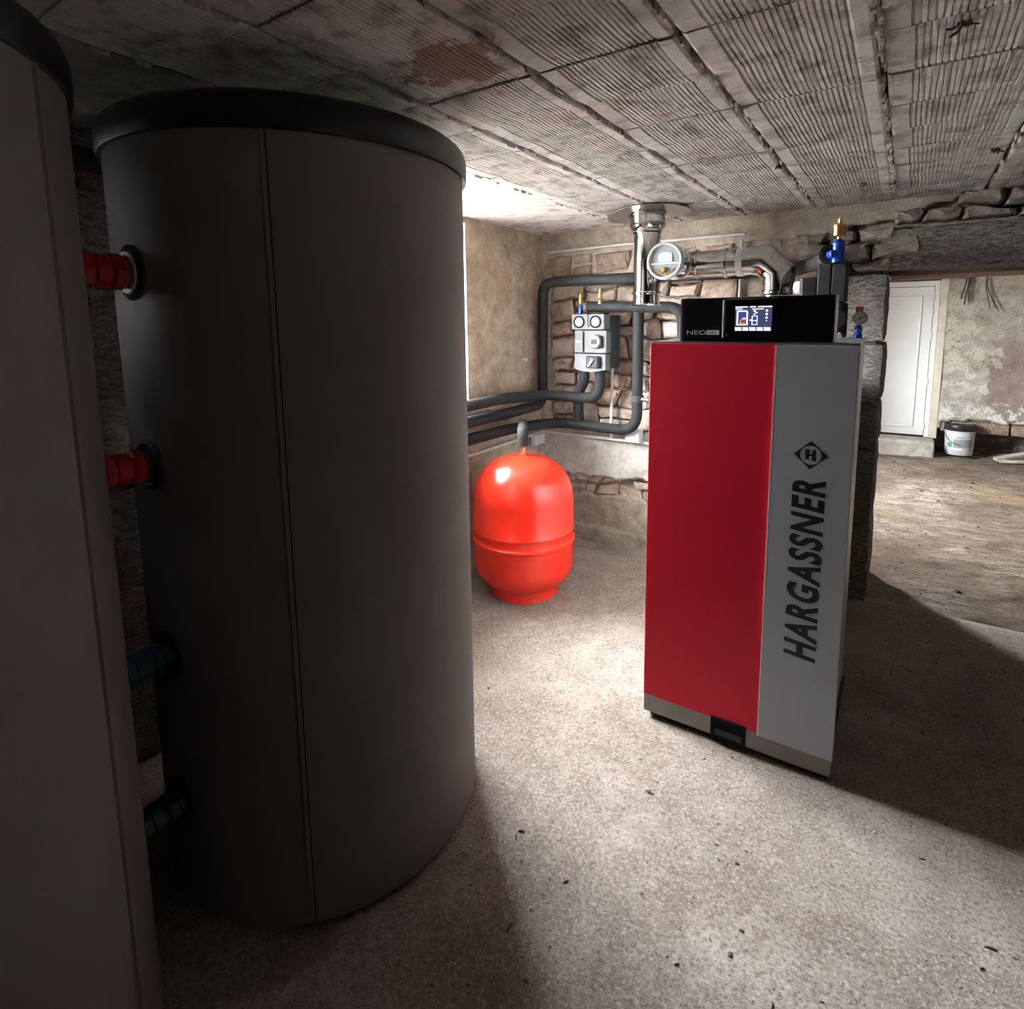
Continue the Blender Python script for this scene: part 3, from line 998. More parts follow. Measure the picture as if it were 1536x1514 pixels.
# ================================================================== BUFFER TANKS
TR = .458
def tank(cx, cy, label, seam_az, gaskets):
    t = thing('buffer_tank', (cx, cy, 0), label, 'buffer tank')
    n = 96
    # jacket with a vertical closing seam: gently lapped
    prof = [(TR - .03, .0), (TR - .006, .004), (TR, .02), (TR, .95), (TR, 1.915), (TR - .02, 1.92)]
    mb = MB().lathe(prof, (cx, cy, .002), n=n)
    jk = mb.build('jacket', M['jacket'], t, True)
    sx, sy = math.cos(seam_az), math.sin(seam_az)
    tx, ty = -sy, sx
    w = .006
    P = lambda dt, dr, z: (cx + sx * (TR + dr) + tx * dt, cy + sy * (TR + dr) + ty * dt, z)
    verts = [P(-w * 1.6, -.004, .02), P(-w * .9, .005, .02), P(w * .5, .004, .02), P(w * .55, -.006, .02)]
    verts += [(x, y, 1.915) for x, y, z in verts]
    MB().raw(verts, [(0, 1, 5, 4), (1, 2, 6, 5), (2, 3, 7, 6), (3, 0, 4, 7), (0, 3, 2, 1), (4, 5, 6, 7)]).build('seam_flap', M['jacket'], jk)
    MB().box(-.0015, .0015, -.001, .0015, .02, 1.9).build('seam_line', M['seam'], jk)
    sl = jk.children[-1]
    sl.location = (sx * (TR + .0006) + tx * (w * .55 + .0015), sy * (TR + .0006) + ty * (w * .55 + .0015), 0)
    sl.data.transform(Matrix.Translation(Vector((cx, cy, 0))))
    sl.rotation_euler.z = seam_az - PI / 2
    ri = TR + .012
    prof = [(TR - .004, 1.905), (ri - .002, 1.905), (ri, 1.909), (ri, 1.958), (ri - .006, 1.974), (ri - .022, 1.987), (ri - .06, 1.992), (.2, 2.0), (.0, 2.003)]
    MB().lathe(prof, (cx, cy, 0), n=n, cap=False).build('lid', M['lid'], t, True)
    for (z, az, dark) in gaskets:
        a = (math.cos(az), math.sin(az), 0)
        o = (cx + a[0] * (TR - .01), cy + a[1] * (TR - .01), z)
        MB().lathe([(.0, .0), (.062, .0), (.062, .012), (.05, .018), (.047, .012), (.036, .012)], o, a, 28, False).build('pipe_rosette', M['black'], t, True)
        if not dark:
            MB().lathe([(.046, .016), (.046, .021), (.038, .021), (.038, .012)], o, a, 28, False).build('sealing_ring', M['white'], t, True)
    return t
T2 = (-1.4715, 1.089)
T1 = (-1.47, .055)
tank(*T2, 'tall dark grey buffer tank with black lid standing between nearer tank and red vessel', math.radians(-45), [(1.62, -PI / 2, 0), (1.18, -PI / 2, 1), (.70, -PI / 2, 1), (.30, -PI / 2, 1)])
tank(*T1, 'dark grey buffer tank cut off by the left edge, nearest the camera', math.radians(47), [(1.62, PI / 2, 0), (1.18, PI / 2, 1), (.70, PI / 2, 1), (.30, PI / 2, 1)])

# unions joining the tanks, red on the hot side, blue-green on the cold side
ya, yb = T1[1] + TR + .002, T2[1] - TR - .002
def union(z, matname, label, cat='pipe union'):
    t = thing('pipe_union', (-1.47, (ya + yb) / 2, z), label, cat, 'pipe unions between the two tanks')
    o = (-1.47, ya, z)
    L = yb - ya
    MB().lathe([(.026, 0), (.026, L)], o, (0, 1, 0), 20).build('pipe', M['steel_dull'], t, True)
    mat = M[matname]
    for a, b, r in ((.10, .34, .040), (.62, .88, .040)):
        MB().lathe([(.027, L * a), (r * .9, L * a), (r, L * a + .006), (r, L * b - .006), (r * .9, L * b), (.027, L * b)], o, (0, 1, 0), 8).build('union_nut', mat, t)
    MB().lathe([(.027, L * .36), (.035, L * .36), (.037, L * .48), (.035, L * .60), (.027, L * .60)], o, (0, 1, 0), 24).build('union_body', mat, t, True)
    return t
union(1.62, 'red_plastic', 'uppermost red pipe union linking the two grey tanks near their lids')
union(1.18, 'red_plastic', 'lower red pipe union linking the two grey tanks at mid height')
union(.70, 'blue_dark', 'upper dark teal pipe union low down between the two grey tanks')
union(.30, 'blue_dark', 'lowest dark teal pipe union near the floor between the two grey tanks')
t = thing('insulated_pipe', (XL + .05, .9, 1.96), 'dark horizontal tube high on the wall behind the two grey tanks', 'pipe')
MB().tube([(XL + .05, .1, 2.0), (XL + .05, 1.36, 1.985)], .034, 14).build('foam_sleeve', M['foam'], t, True)  # dark tube where a dark band runs along the wall

# ================================================================== RED EXPANSION VESSEL
vx, vy, vr = -1.728, 2.610, .279
t = thing('expansion_vessel', (vx, vy, 0), 'shiny bright red expansion vessel standing on the floor below the wall pipes', 'expansion vessel')
zb, zt = .020, .780
prof = []
for k in range(0, 13):                                  # bottom dish
    a = PI / 2 * k / 12
    prof.append((vr * math.sin(a) ** .82, zb + .165 * (1 - math.cos(a))))
prof += [(vr, .305), (vr + .0015, .310), (vr + .008, .315), (vr + .008, .326), (vr + .0015, .331), (vr, .335), (vr, .372), (vr + .003, .376), (vr + .0045, .381), (vr + .003, .386), (vr, .39)]
for k in range(12, -1, -1):
    a = PI / 2 * k / 12
    prof.append((vr * math.sin(a) ** .82, zt - .235 * (1 - math.cos(a))))
MB().lathe(prof, (vx, vy, 0), n=64, cap=False).build('body', M['red_paint'], t, True)
MB().lathe([(.176, .075), (.176, .014), (.182, .0015), (.190, .0015), (.184, .016), (.182, .075)], (vx, vy, 0), n=48, cap=False).build('base_ring', M['red_paint'], t, True)
fit = MB().lathe([(.018, .774), (.018, .786), (.011, .788), (.011, .806), (.018, .808), (.018, .822), (.012, .825), (.012, .84)], (vx, vy, 0), n=16)
fit.build('fitting', M['copper'], t, True)

# ================================================================== BOILER
bx0, bx1, by0, by1, bz = -.752, -.107, 1.956, 2.61, 1.43
t = thing('pellet_boiler', ((bx0 + bx1) / 2, (by0 + by1) / 2, 0), 'tall red and grey pellet boiler with black control panel, standing on the concrete floor', 'boiler')
box('base', M['black'], t, bx0 + .02, bx1 - .01, by0 + .025, by1 - .02, .0, .03)
box('casing', M['side_panel'], t, bx0 + .003, bx1 - .022, by0 + .022, by1, .028, bz - .002, bev=.003)
xd = -.336
box('added_rear_casing', M['side_panel'], t, bx0 + .03, bx1 - .06, by1 + .001, 3.30, .03, 1.22, bev=.004)  # added out of view; keeps window light off the floor behind the boiler
box('plinth', M['plinth'], t, bx0, bx1 - .003, by0 + .004, by0 + .03, .022, .105, bev=.002)
red = box('red_door', M['red_panel'], t, bx0, xd - .002, by0, by0 + .028, .092, bz - .003, bev=.0025)
grey = box('grey_door', M['grey_panel'], t, xd + .001, bx1, by0 - .004, by0 + .028, .086, bz - .003, bev=.0025)
box('edge_strip', M['white_edge'], t, xd - .003, xd + .0012, by0 - .0042, by0 + .02, .088, bz - .004)
box('top_plate', M['steel_dull'], t, bx0 + .002, bx1 - .020, by0 + .030, by1, bz - .002, bz + .004, bev=.001)
box('door_top', M['steel_dull'], t, bx0 + .001, bx1 - .001, by0 + .004, by0 + .030, bz - .003, bz + .0035, bev=.001)
v = MB()
vz0, vz1, vx0, vx1 = .022, .100, -.496, -.376
for a, b, c, d in ((vx0, vx1, vz0, vz0 + .012), (vx0, vx1, vz1 - .012, vz1), (vx0, vx0 + .012, vz0 + .012, vz1 - .012), (vx1 - .012, vx1, vz0 + .012, vz1 - .012)):
    v.box(a, b, by0 - .006, by0 + .02, c, d, bev=.002)
vent = v.build('grip_recess', M['pump_black'], t)
v = MB().box(vx0 + .012, vx1 - .012, by0 + .0015, by0 + .01, vz0 + .012, vz1 - .012)
v.build('recess_back', M['pump_black'], vent)
v = MB()
v.raw([(vx0 + .014, by0 - .003, vz0 + .012), (vx1 - .014, by0 - .003, vz0 + .012), (vx1 - .014, by0 + .002, vz0 + .034), (vx0 + .014, by0 + .002, vz0 + .034)], [(0, 1, 2, 3)])
v.build('recess_lip', M['foam_grey'], vent)
# control panel standing on the front edge of the top
pc = box('control_panel', M['black_gloss'], t, -.645, -.181, by0 + .006, by0 + .085, bz + .004, 1.578, bev=.003)
box('panel_edge', M['steel_dull'], pc, -.648, -.645, by0 + .006, by0 + .085, bz + .004, 1.578)
box('panel_edge', M['steel_dull'], pc, -.181, -.178, by0 + .004, by0 + .085, bz + .004, 1.578)
mz0, mz1, mx0, mx1 = 1.446, 1.573, -.501, -.336
mod = MB().box(mx0, mx1, by0 - .006, by0 + .02, mz0, mz1, bev=.005).build('display_bezel', M['black_gloss'], t)
box('bezel_edge', M['white'], mod, mx0 - .0035, mx0 + .0008, by0 - .006, by0 + .004, mz0 + .002, mz1 - .004, bev=.001)
mb = MB()
mb.cyl((-.490, by0 - .0065, 1.456), (-.490, by0 - .0055, 1.456), .003, 10)
mb.build('power_light', M['silver'], mod)
sx0, sx1, sz0, sz1 = -.464, -.353, 1.469, 1.5475
def flat(mb, a, b, c, d, y):
    mb.raw([(a, y, c), (b, y, c), (b, y, d), (a, y, d)], [(0, 1, 2, 3)])
s_ = MB(); s_.box(sx0, sx1, by0 - .0072, by0 - .0055, sz0, sz1)
scr = s_.build('screen', M['scr_bg'], mod)
W_, H_ = sx1 - sx0, sz1 - sz0
def S(u0, u1, v0, v1): return (sx0 + u0 * W_, sx0 + u1 * W_, sz0 + v0 * H_, sz0 + v1 * H_)
yw = by0 - .0075
wm = MB()
for r in ((0, .34, .955, 1), (.40, .56, .955, 1), (.62, 1, .955, 1), (.0, .2, .88, .92), (.46, .78, .87, .905),
          (.01, .19, .02, .09), (.22, .38, .02, .09), (.41, .58, .02, .09), (.61, .77, .02, .09), (.80, .98, .02, .09),
          (.0, .18, .10, .155), (.21, .37, .10, .155), (.40, .57, .10, .155), (.60, .76, .10, .155), (.79, .97, .10, .155),
          (.04, .085, .24, .84), (.085, .33, .78, .84), (.31, .355, .24, .80), (.085, .31, .24, .28), (.20, .31, .5, .54),
          (.46, .485, .25, .62), (.595, .62, .25, .62), (.485, .595, .25, .275), (.485, .595, .41, .44), (.485, .595, .59, .62),
          (.50, .56, .66, .70), (.54, .62, .72, .76), (.50, .57, .78, .84), (.40, .46, .42, .47)):
    flat(wm, *S(*r), yw)
for cv in (.82, .68, .54, .42):
    q = S(.86, .86, cv, cv)
    wm.cyl((q[0], yw, q[2]), (q[0], yw - .0002, q[2]), .0038 if cv > .5 else .002, 12)
wm.build('screen_icons', M['scr_white'], scr)
om = MB()
for r in ((.13, .28, .32, .36), (.13, .16, .36, .46), (.16, .29, .44, .49), (.13, .2, .29, .32)):
    flat(om, *S(*r), yw)
om.build('screen_flame', M['scr_orange'], scr)
for r in ((.485, .595, .275, .41), (.485, .595, .44, .59)):
    om = MB()
    flat(om, *S(*r), yw)
    om.build('screen_tank', M['scr_blue'], scr)
for r in ((.11, .14, .5, .78), (.165, .185, .55, .78), (.21, .23, .55, .78), (.25, .27, .55, .78)):
    om = MB()
    flat(om, *S(*r), yw)
    om.build('screen_bar', M['scr_blue'], scr)


def text_mesh(s, shear=0.0, offset=0.0, space=1.0):
    cu = bpy.data.curves.new('tmp_text', 'FONT')
    cu.body = s
    cu.size = 1.0
    cu.shear = shear
    cu.offset = offset
    cu.space_character = space
    cu.resolution_u = 4
    o = bpy.data.objects.new('tmp_text', cu)
    C.objects.link(o)
    dg = bpy.context.evaluated_depsgraph_get()
    me = bpy.data.meshes.new_from_object(o.evaluated_get(dg))
    bpy.data.objects.remove(o)
    bpy.data.curves.remove(cu)
    V = np.array([v.co[:] for v in me.vertices])
    F = [tuple(p.vertices) for p in me.polygons]
    bpy.data.meshes.remove(me)
    V = V[:, :2] - V[:, :2].min(0)
    V = V / V.max(0)
    return V, F
def lettering(name, s, mat, parent, fn, **kw):
    V, F = text_mesh(s, **kw)
    return MB().raw([fn(u, v) for u, v in V], F).build(name, mat, parent)
yg = by0 - .0046
lettering('lettering', 'HARGASSNER', M['print_black'], grey, lambda u, v: (-.173 - v * .097, yg, .407 + u * .603), shear=.16, offset=.036, space=1.17)
# diamond emblem: black lozenge, ring left open in the grey, H inside
ex, ez, ew, eh = -.2215, 1.0865, .0485, .0455
nn = 48
def dia(a):
    c, s = math.cos(a), math.sin(a)
    q = 1 / (abs(c) / ew + abs(s) / eh)
    return (ex + c * q, yg, ez + s * q)
rr = .0300
out = [dia(2 * PI * k / nn) for k in range(nn)]
inn = [(ex + math.cos(2 * PI * k / nn) * rr, yg, ez + math.sin(2 * PI * k / nn) * rr) for k in range(nn)]
mb = MB().raw(out + inn, [(k, (k + 1) % nn, nn + (k + 1) % nn, nn + k) for k in range(nn)])
mb.build('emblem', M['print_black'], grey)
mb = MB()
for p in ([(-.017, .018), (-.004, .018), (-.005, -.014), (-.015, -.013)], [(.005, .017), (.014, .018), (.016, -.018), (.003, -.017)], [(-.006, .004), (.006, .003), (.006, -.003), (-.006, -.002)]):
    mb.raw([(ex + a, yg, ez + b) for a, b in p], [(0, 1, 2, 3)])
mb.build('emblem_letter', M['print_black'], grey)
yp = by0 + .0052
lettering('lettering', 'NEO', M['print_white'], pc, lambda u, v: (-.624 + u * .064, yp, 1.4575 + v * .0135), offset=-.012)
flat_b = MB(); flat(flat_b, -.5575, -.5165, 1.4570, 1.4715, yp)
flat_b.build('lettering_box', M['print_white'], pc)
lettering('lettering', 'HV', M['print_black'], pc, lambda u, v: (-.549 + u * .024, yp - .0004, 1.4600 + v * .0085), offset=.01)

# ---- return group on the boiler top: black insulated tower, valve head
ty0 = 2.47
t = thing('pump_tower', (-.245, 2.53, bz + .004), 'black insulated pump block standing upright behind the control panel', 'pump')
box('insulation_shell', M['foam'], t, -.292, -.2465, ty0, ty0 + .11, 1.57, 1.715, bev=.004)
box('insulation_shell', M['foam'], t, -.2445, -.196, ty0, ty0 + .11, 1.57, 1.715, bev=.004)
box('pump_body', M['foam'], t, -.285, -.190, ty0 + .015, ty0 + .10, 1.4345, 1.5695, bev=.012, smooth=True)
kn = MB().lathe([(.043, 0), (.043, .016), (.038, .021), (0, .021)], (-.228, ty0 + .016, 1.508), (0, -1, 0), 28).build('pump_knob', M['black'], t, True)
box('knob_mark', M['silver'], kn, -.2245, -.2215, ty0 - .0065, ty0 - .004, 1.497, 1.525)
box('knob_mark', M['silver'], kn, -.2215, -.214, ty0 - .0065, ty0 - .004, 1.509, 1.513)
MB().cyl((-.205, ty0 + .01, 1.447), (-.205, ty0 - .03, 1.440), .010, 12).build('cable_gland', M['silver'], t, True)
# black pump motor and white cap left of the tower
t = thing('valve_actuator', (-.35, 2.55, 1.55), 'small black actuator with white end cap left of the black pump block', 'actuator')
box('housing', M['black'], t, -.352, -.296, ty0 + .02, ty0 + .09, 1.585, 1.665, bev=.006)
MB().lathe([(.020, 0), (.024, .004), (.024, .02), (.018, .028), (0, .028)], (-.352, ty0 + .05, 1.63), (-1, 0, 0), 20).build('cap', M['white'], t, True)
MB().cyl((-.335, ty0 + .055, 1.434), (-.335, ty0 + .055, 1.586), .012, 12).build('bracket', M['black'], t, True)
# insulated elbow, blue air separator and brass vent on top of the tower
t = thing('air_vent', (-.23, ty0 - .005, 1.715), 'blue fitting with brass automatic air vent on the black pump block', 'air vent')
MB().tube([(-.272, ty0 + .10, 1.743), (-.255, ty0 - .015, 1.743)], .036, 22).build('elbow_sleeve', M['foam'], t, True)
MB().lathe([(.030, 0), (.030, .002), (.024, .002)], (-.255, ty0 - .015, 1.743), (.15, -1, 0), 22, False).build('sleeve_end', M['black'], t, True)
MB().lathe([(.016, 0), (.016, .02), (.013, .03), (0, .032)], (-.252, ty0 - .012, 1.743), (.6, -1, 0), 16).build('side_plug', M['blue'], t, True)
MB().lathe([(.0205, 1.712), (.0215, 1.716), (.0215, 1.728), (.020, 1.730), (.020, 1.775), (.0215, 1.777), (.0215, 1.783), (.016, 1.790), (.010, 1.797)], (-.2265, ty0 - .012, 0), n=24).build('body', M['blue'], t, True)
MB().lathe([(.008, 1.796), (.008, 1.805), (.013, 1.806), (.0215, 1.809), (.0215, 1.838), (.023, 1.839), (.023, 1.846), (.010, 1.848), (.008, 1.852), (.005, 1.854), (.0075, 1.858), (.0075, 1.866), (.004, 1.868), (.004, 1.874)], (-.2255, ty0 - .012, 0), n=24).build('brass_vent', M['brass'], t, True)
# pressure gauge on blue foot, red cap
gx, gy = -.148, 2.50
t = thing('pressure_gauge', (gx, gy, bz + .004), 'round white pressure gauge on blue fitting with red cap on boiler top', 'gauge')
MB().lathe([(.014, 1.4345), (.015, 1.447), (.011, 1.452), (.013, 1.458), (.013, 1.472), (.009, 1.480), (.006, 1.486)], (gx, gy, 0), n=18).build('blue_fitting', M['blue'], t, True)
a = Vector((.25, -1, .05)).normalized()
g0 = Vector((gx + .002, gy - .0, 1.508))
MB().lathe([(.0, 0), (.0235, 0), (.0245, .003), (.0245, .018), (.022, .019)], g0, a, 28, False).build('case', M['steel_dull'], t, True)
df = MB().lathe([(.0225, .0165), (0, .0166)], g0, a, 28, False).build('dial', M['dial'], t)
u = a.cross(Vector((0, 0, 1))).normalized(); w = u.cross(a)
c0 = g0 + a * .0175
q = (u * -.8 + w * .6).normalized(); q2 = a.cross(q)
MB().raw([c0 + q * .017, c0 + q2 * .003 - q * .008, c0 - q2 * .003 - q * .008], [(0, 1, 2)]).build('needle', M['needle'], df)
MB().lathe([(.008, 1.525), (.012, 1.533), (.013, 1.548), (.010, 1.552), (0, 1.553)], (gx - .001, gy + .012, 0), n=16).build('red_cap', M['red_plastic'], t, True)

# ================================================================== FLUE
fx, fy, fr = -1.188, 3.02, .071
t = thing('flue_pipe', (fx, fy, 1.59), 'polished stainless steel flue rising from boiler through the ceiling beside the wall', 'flue')
MB().lathe([(fr, 1.597), (fr, 2.09)], (fx, fy, 0), n=40).build('riser', M['steel'], t, True)
MB().lathe([(.0, 1.588), (fr + .012, 1.588), (fr + .014, 1.592), (fr + .012, 1.597), (fr + .002, 1.599)], (fx, fy, 0), n=40, cap=False).build('end_cap', M['steel'], t, True)
for z in (1.655, 1.975):
    MB().lathe([(fr + .001, z - .008), (fr + .006, z - .007), (fr + .008, z), (fr + .006, z + .007), (fr + .001, z + .008)], (fx, fy, 0), n=40, cap=False).build('locking_band', M['steel'], t, True)
MB().lathe([(fr, 1.988), (fr + .015, 1.990), (fr + .022, 1.998), (.094, 2.000), (.097, 2.006), (.094, 2.012), (.092, 2.02), (.092, 2.052), (.100, 2.054), (.100, 2.06), (.092, 2.062), (.092, 2.089)], (fx, fy, 0), n=40, cap=False).build('adapter_collar', M['steel'], t, True)
# two half plates of the ceiling rosette; the left half hangs a little
def half_plate(side):
    n = 20
    vs = []
    R0, R1 = .098, .215
    for k in range(n + 1):
        a = PI / 2 + side * (PI * k / n)
        for r in (R0, R1):
            x, y = math.cos(a) * r, math.sin(a) * r
            dz = -.030 * max(0, (-x) / R1) if side > 0 else 0
            vs.append((fx + x, fy + y, 2.081 + dz))
    m2 = len(vs)
    vs += [(x, y, z - .004) for x, y, z in vs]
    fs = []
    for k in range(n):
        i = k * 2
        fs += [(i, i + 1, i + 3, i + 2), (m2 + i, m2 + i + 2, m2 + i + 3, m2 + i + 1), (i + 1, m2 + i + 1, m2 + i + 3, i + 3), (i, i + 2, m2 + i + 2, m2 + i)]
    fs += [(0, m2, m2 + 1, 1), (m2 - 2, m2 - 1, 2 * m2 - 1, 2 * m2 - 2)]
    MB().raw(vs, fs).build('rosette_plate', M['steel_dull'], t)
half_plate(1)
half_plate(-1)
# horizontal run with mitred elbow down behind the boiler
hz, ex_ = 1.79, -.535
MB().cyl((fx, fy, hz), (ex_ - .035, fy, hz), .067, 40).build('horizontal_run', M['steel'], t, True)
def mitre(p0, p1, p2, r, name):
    MB().tube([p0, p1, p2], r, 40, 0).build(name, M['steel'], t, True)
e1 = MB()
n = 40
def ringpts(c, nrm, r, pl_n):
    """circle swept along nrm, cut by the plane through c with normal pl_n"""
    nrm = Vector(nrm).normalized(); u_ = Vector((0, 1, 0)); w_ = nrm.cross(u_)
    res = []
    for k in range(n):
        a = 2 * PI * k / n
        p = u_ * math.cos(a) * r + w_ * math.sin(a) * r
        tt = -p.dot(Vector(pl_n)) / nrm.dot(Vector(pl_n))
        res.append(Vector(c) + p + nrm * tt)
    return res
d0, d1, d2_ = Vector((1, 0, 0)), Vector((1, 0, -1)).normalized(), Vector((0, 0, -1))
c1 = Vector((ex_ - .055, fy, hz)); c2 = c1 + d1 * .09
er = .073
rings = [ringpts(c1 - d0 * .05, d0, er, d0), ringpts(c1, d0, er, d0 + d1), ringpts(c2, d1, er, d1 + d2_), ringpts(c2 + d2_ * .08, d2_, er, d2_)]
vs = [p for r_ in rings for p in r_]
fs = [(i * n + k, i * n + (k + 1) % n, (i + 1) * n + (k + 1) % n, (i + 1) * n + k) for i in range(3) for k in range(n)]
MB().raw(vs, fs).build('mitred_elbow', M['steel'], t, True)
xe = c2.x
MB().lathe([(er + .006, 1.60), (er + .006, 1.615), (er, 1.618), (er, 1.20)] if False else [(er - .004, 1.224), (er - .004, 1.62)], (xe, fy, 0), n=40).build('lower_pipe', M['steel'], t, True)
MB().lathe([(er, 1.628), (er + .008, 1.63), (er + .008, 1.642), (er, 1.644)], (xe, fy, 0), n=40, cap=False).build('locking_band', M['steel'], t, True)
for x in (-.915, -.77):
    MB().lathe([(.067, -.009), (.073, -.007), (.075, 0), (.073, .007), (.067, .009)], (x, fy, hz), (1, 0, 0), 40, False).build('locking_band', M['steel'], t, True)
MB().lathe([(.068, -.016), (.0705, -.015), (.0705, .015), (.068, .016)], (-.70, fy, hz), (1, 0, 0), 40, False).build('pipe_clamp', M['boxgrey'], t, True)
# draught limiter on its stub
lx, lz = -.985, 1.79
t2 = thing('draught_limiter', (lx, 2.70, lz), 'round draught limiter with label plate on the front of the steel flue', 'draught limiter')
ya_ = 2.735
MB().lathe([(.070, 0), (.070, .20)], (lx, ya_ + .005, lz), (0, 1, 0), 40, False).build('stub_pipe', M['steel'], t2, True)
MB().lathe([(.070, .150), (.080, .152), (.082, .16), (.080, .168), (.070, .17)], (lx, ya_, lz), (0, 1, 0), 40, False).build('stub_flange', M['steel'], t2, True)
MB().lathe([(.070, .012), (.086, .010), (.090, .002), (.088, -.008), (.080, -.012), (.074, -.008), (.072, .004)], (lx, ya_, lz), (0, 1, 0), 44, False).build('rim', M['rim'], t2, True)
fp = MB().lathe([(.0, -.0), (.073, -.0)], (lx, ya_, lz), (0, -1, 0), 44, False).build('flap', M['flap'], t2)
box('flap_axle', M['plate'], fp, lx - .072, lx + .072, ya_ - .006, ya_ - .001, lz - .016, lz - .009)
# label plate with arched top
pts = [(-.034, -.006), (.034, -.006), (.034, .026)] + [(.034 * math.cos(a), .026 + .014 * math.sin(a)) for a in [PI * k / 8 for k in range(1, 8)]] + [(-.034, .026)]
mb = MB().raw([(lx + a, ya_ - .003, lz + b) for a, b in pts], [tuple(range(len(pts)))])
lp = mb.build('label_plate', M['plate'], fp)
mb = MB()
for i, (a, b, z) in enumerate(((-.024, .024, .030), (-.005, .005, .022), (-.028, -.006, .013), (.004, .028, .013), (-.028, .0, .004), (.012, .028, .001))):
    flat(mb, lx + a, lx + b, lz + z, lz + z + .0022, ya_ - .0034)
mb.build('label_print', M['label_grey'], lp)
MB().lathe([(.0, -.014), (.010, -.014), (.012, -.002)], (lx - .008, ya_, lz - .042), (0, 1, 0), 18, False).build('counterweight', M['brass'], fp, True)
mb = MB()
for k in range(11):
    a = -PI / 2 + (k - 5) * .16
    mb.box(lx + math.cos(a) * .058 - .003, lx + math.cos(a) * .058 + .003, ya_ - .004, ya_ - .001, lz + math.sin(a) * .060 - .004, lz + math.sin(a) * .060 + .004)
mb.build('setting_scale', M['brass'], fp)

# ================================================================== PIPES ALONG THE WALLS
PR = .0335
yq = 3.365
xq = -2.045
def pipe(label, pts, r=PR, bend=.09, mat='foam', name='insulated_pipe'):
    t = thing(name, pts[0], label, 'pipe')
    MB().tube(pts, r, 18, bend, 7).build('foam_sleeve', M[mat], t, True)
    return t
p1 = pipe('black insulated pipe running highest on the stone wall and down the corner beside the plaster',
     [(-.272, 2.585, 1.745), (-.285, 2.75, 1.755), (-.50, yq - .02, 1.765), (-2.035, yq - .03, 1.765), (-2.035, yq - .045, .955), (-2.04, 2.95, .945), (-2.05, 1.4, .95)], bend=.085)
p2 = pipe('black insulated pipe, uppermost of three on the brown wall, curving up under the pump group',
     [(-2.035, 1.4, 1.035), (-2.035, 2.86, 1.045), (-1.955, 3.27, 1.03), (-1.60, 3.30, 1.02), (-1.592, 3.29, 1.21)], bend=.10)
p3 = pipe('black insulated pipe, lowest on the brown wall, turning up behind the red boiler door',
     [(-2.035, 1.4, .855), (-2.035, 2.98, .845), (-1.93, yq - .02, .835), (-1.372, yq, .822), (-1.372, yq, 1.585)], bend=.12)
MB().cyl((-1.372, yq, 1.01), (-1.372, yq, 1.05), PR + .006, 20).build('sleeve_joint', M['foam_grey'], p3, True)
MB().cyl((-1.372, yq, 1.028), (-1.29, yq - .02, 1.028), .012, 12).build('drain_branch', M['steel_dull'], p3, True)
MB().tube([(vx, vy, .86), (vx, vy + .0, .80)], .02, 14).build('branch', M['foam'], p3, True) if False else None
p4 = pipe('short black insulated pipe dropping from the pump group to the lowest pipe',
     [(-1.705, 3.29, 1.21), (-1.705, 3.30, 1.13), (-1.775, 3.34, 1.05), (-1.775, yq - .01, .86)], bend=.05)
p5 = pipe('black insulated pipe from the pump group top passing behind the flue to the boiler',
     [(-1.70, 3.33, 1.60), (-1.10, 3.36, 1.585), (-1.08, 3.36, 1.15)], bend=.09)
# branch from the lowest pipe to the red vessel
t = thing('vessel_connection', (vx, vy, .86), 'short black insulated branch dropping onto the top of the red vessel', 'pipe')
MB().tube([(-1.98, 3.00, .872), (-1.80, 2.72, .905), (vx, vy, .915), (vx, vy, .832)], .031, 16, .035).build('foam_sleeve', M['foam'], t, True)

# pump group on the wall
px0_, px1_ = -1.735, -1.515
t = thing('pump_group', (-1.625, 3.2, 1.2), 'silver pump group with two round thermometers on the stone wall', 'pump group')
yb_ = 3.215
box('back_shell', M['foam_grey'], t, px0_ + .012, px1_ - .004, yb_ + .06, 3.425, 1.215, 1.545, bev=.006)
top = box('thermometer_cover', M['pump_silver'], t, px0_ - .012, px1_ - .012, yb_ - .012, yb_ + .07, 1.458, 1.552, bev=.006)
midc = box('pump_cover', M['pump_silver'], t, px0_ + .002, px1_ + .0, yb_, yb_ + .07, 1.315, 1.452, bev=.006)
low = MB()
vs = []
nn_ = 9
for k in range(nn_):
    u_ = k / (nn_ - 1)
    x = px0_ + .005 + u_ * (px1_ - px0_ - .010)
    b_ = .018 * (1 - (2 * u_ - 1) ** 2)
    vs += [(x, yb_ - .002 - b_ * .8, 1.308), (x, yb_ - .002 - b_ * .5, 1.215 - b_ * .9), (x, yb_ + .07, 1.308), (x, yb_ + .07, 1.215 - b_ * .9)]
fs = []
for k in range(nn_ - 1):
    i = k * 4
    fs += [(i, i + 4, i + 5, i + 1), (i + 2, i + 3, i + 7, i + 6), (i, i + 2, i + 6, i + 4), (i + 1, i + 5, i + 7, i + 3)]
fs += [(0, 1, 3, 2), ((nn_ - 1) * 4, (nn_ - 1) * 4 + 2, (nn_ - 1) * 4 + 3, (nn_ - 1) * 4 + 1)]
lowc = low.raw(vs, fs).build('mixer_cover', M['pump_silver'], t)
for cx in (px0_ + .040, px0_ + .152):
    th = MB().lathe([(.038, .0), (.038, .006), (.0285, .007), (.0285, .003), (.0, .003)], (cx, yb_ - .012, 1.505), (0, -1, 0), 30, False).build('thermometer', M['pump_black'], t, True)
    MB().lathe([(.028, .0042), (0, .0043)], (cx, yb_ - .012, 1.505), (0, -1, 0), 30, False).build('dial', M['pump_white'], th)
    MB().raw([(cx - .001, yb_ - .0168, 1.503), (cx + .001, yb_ - .0168, 1.503), (cx + .012, yb_ - .0168, 1.512)], [(0, 1, 2)]).build('needle', M['red_plastic'], th)
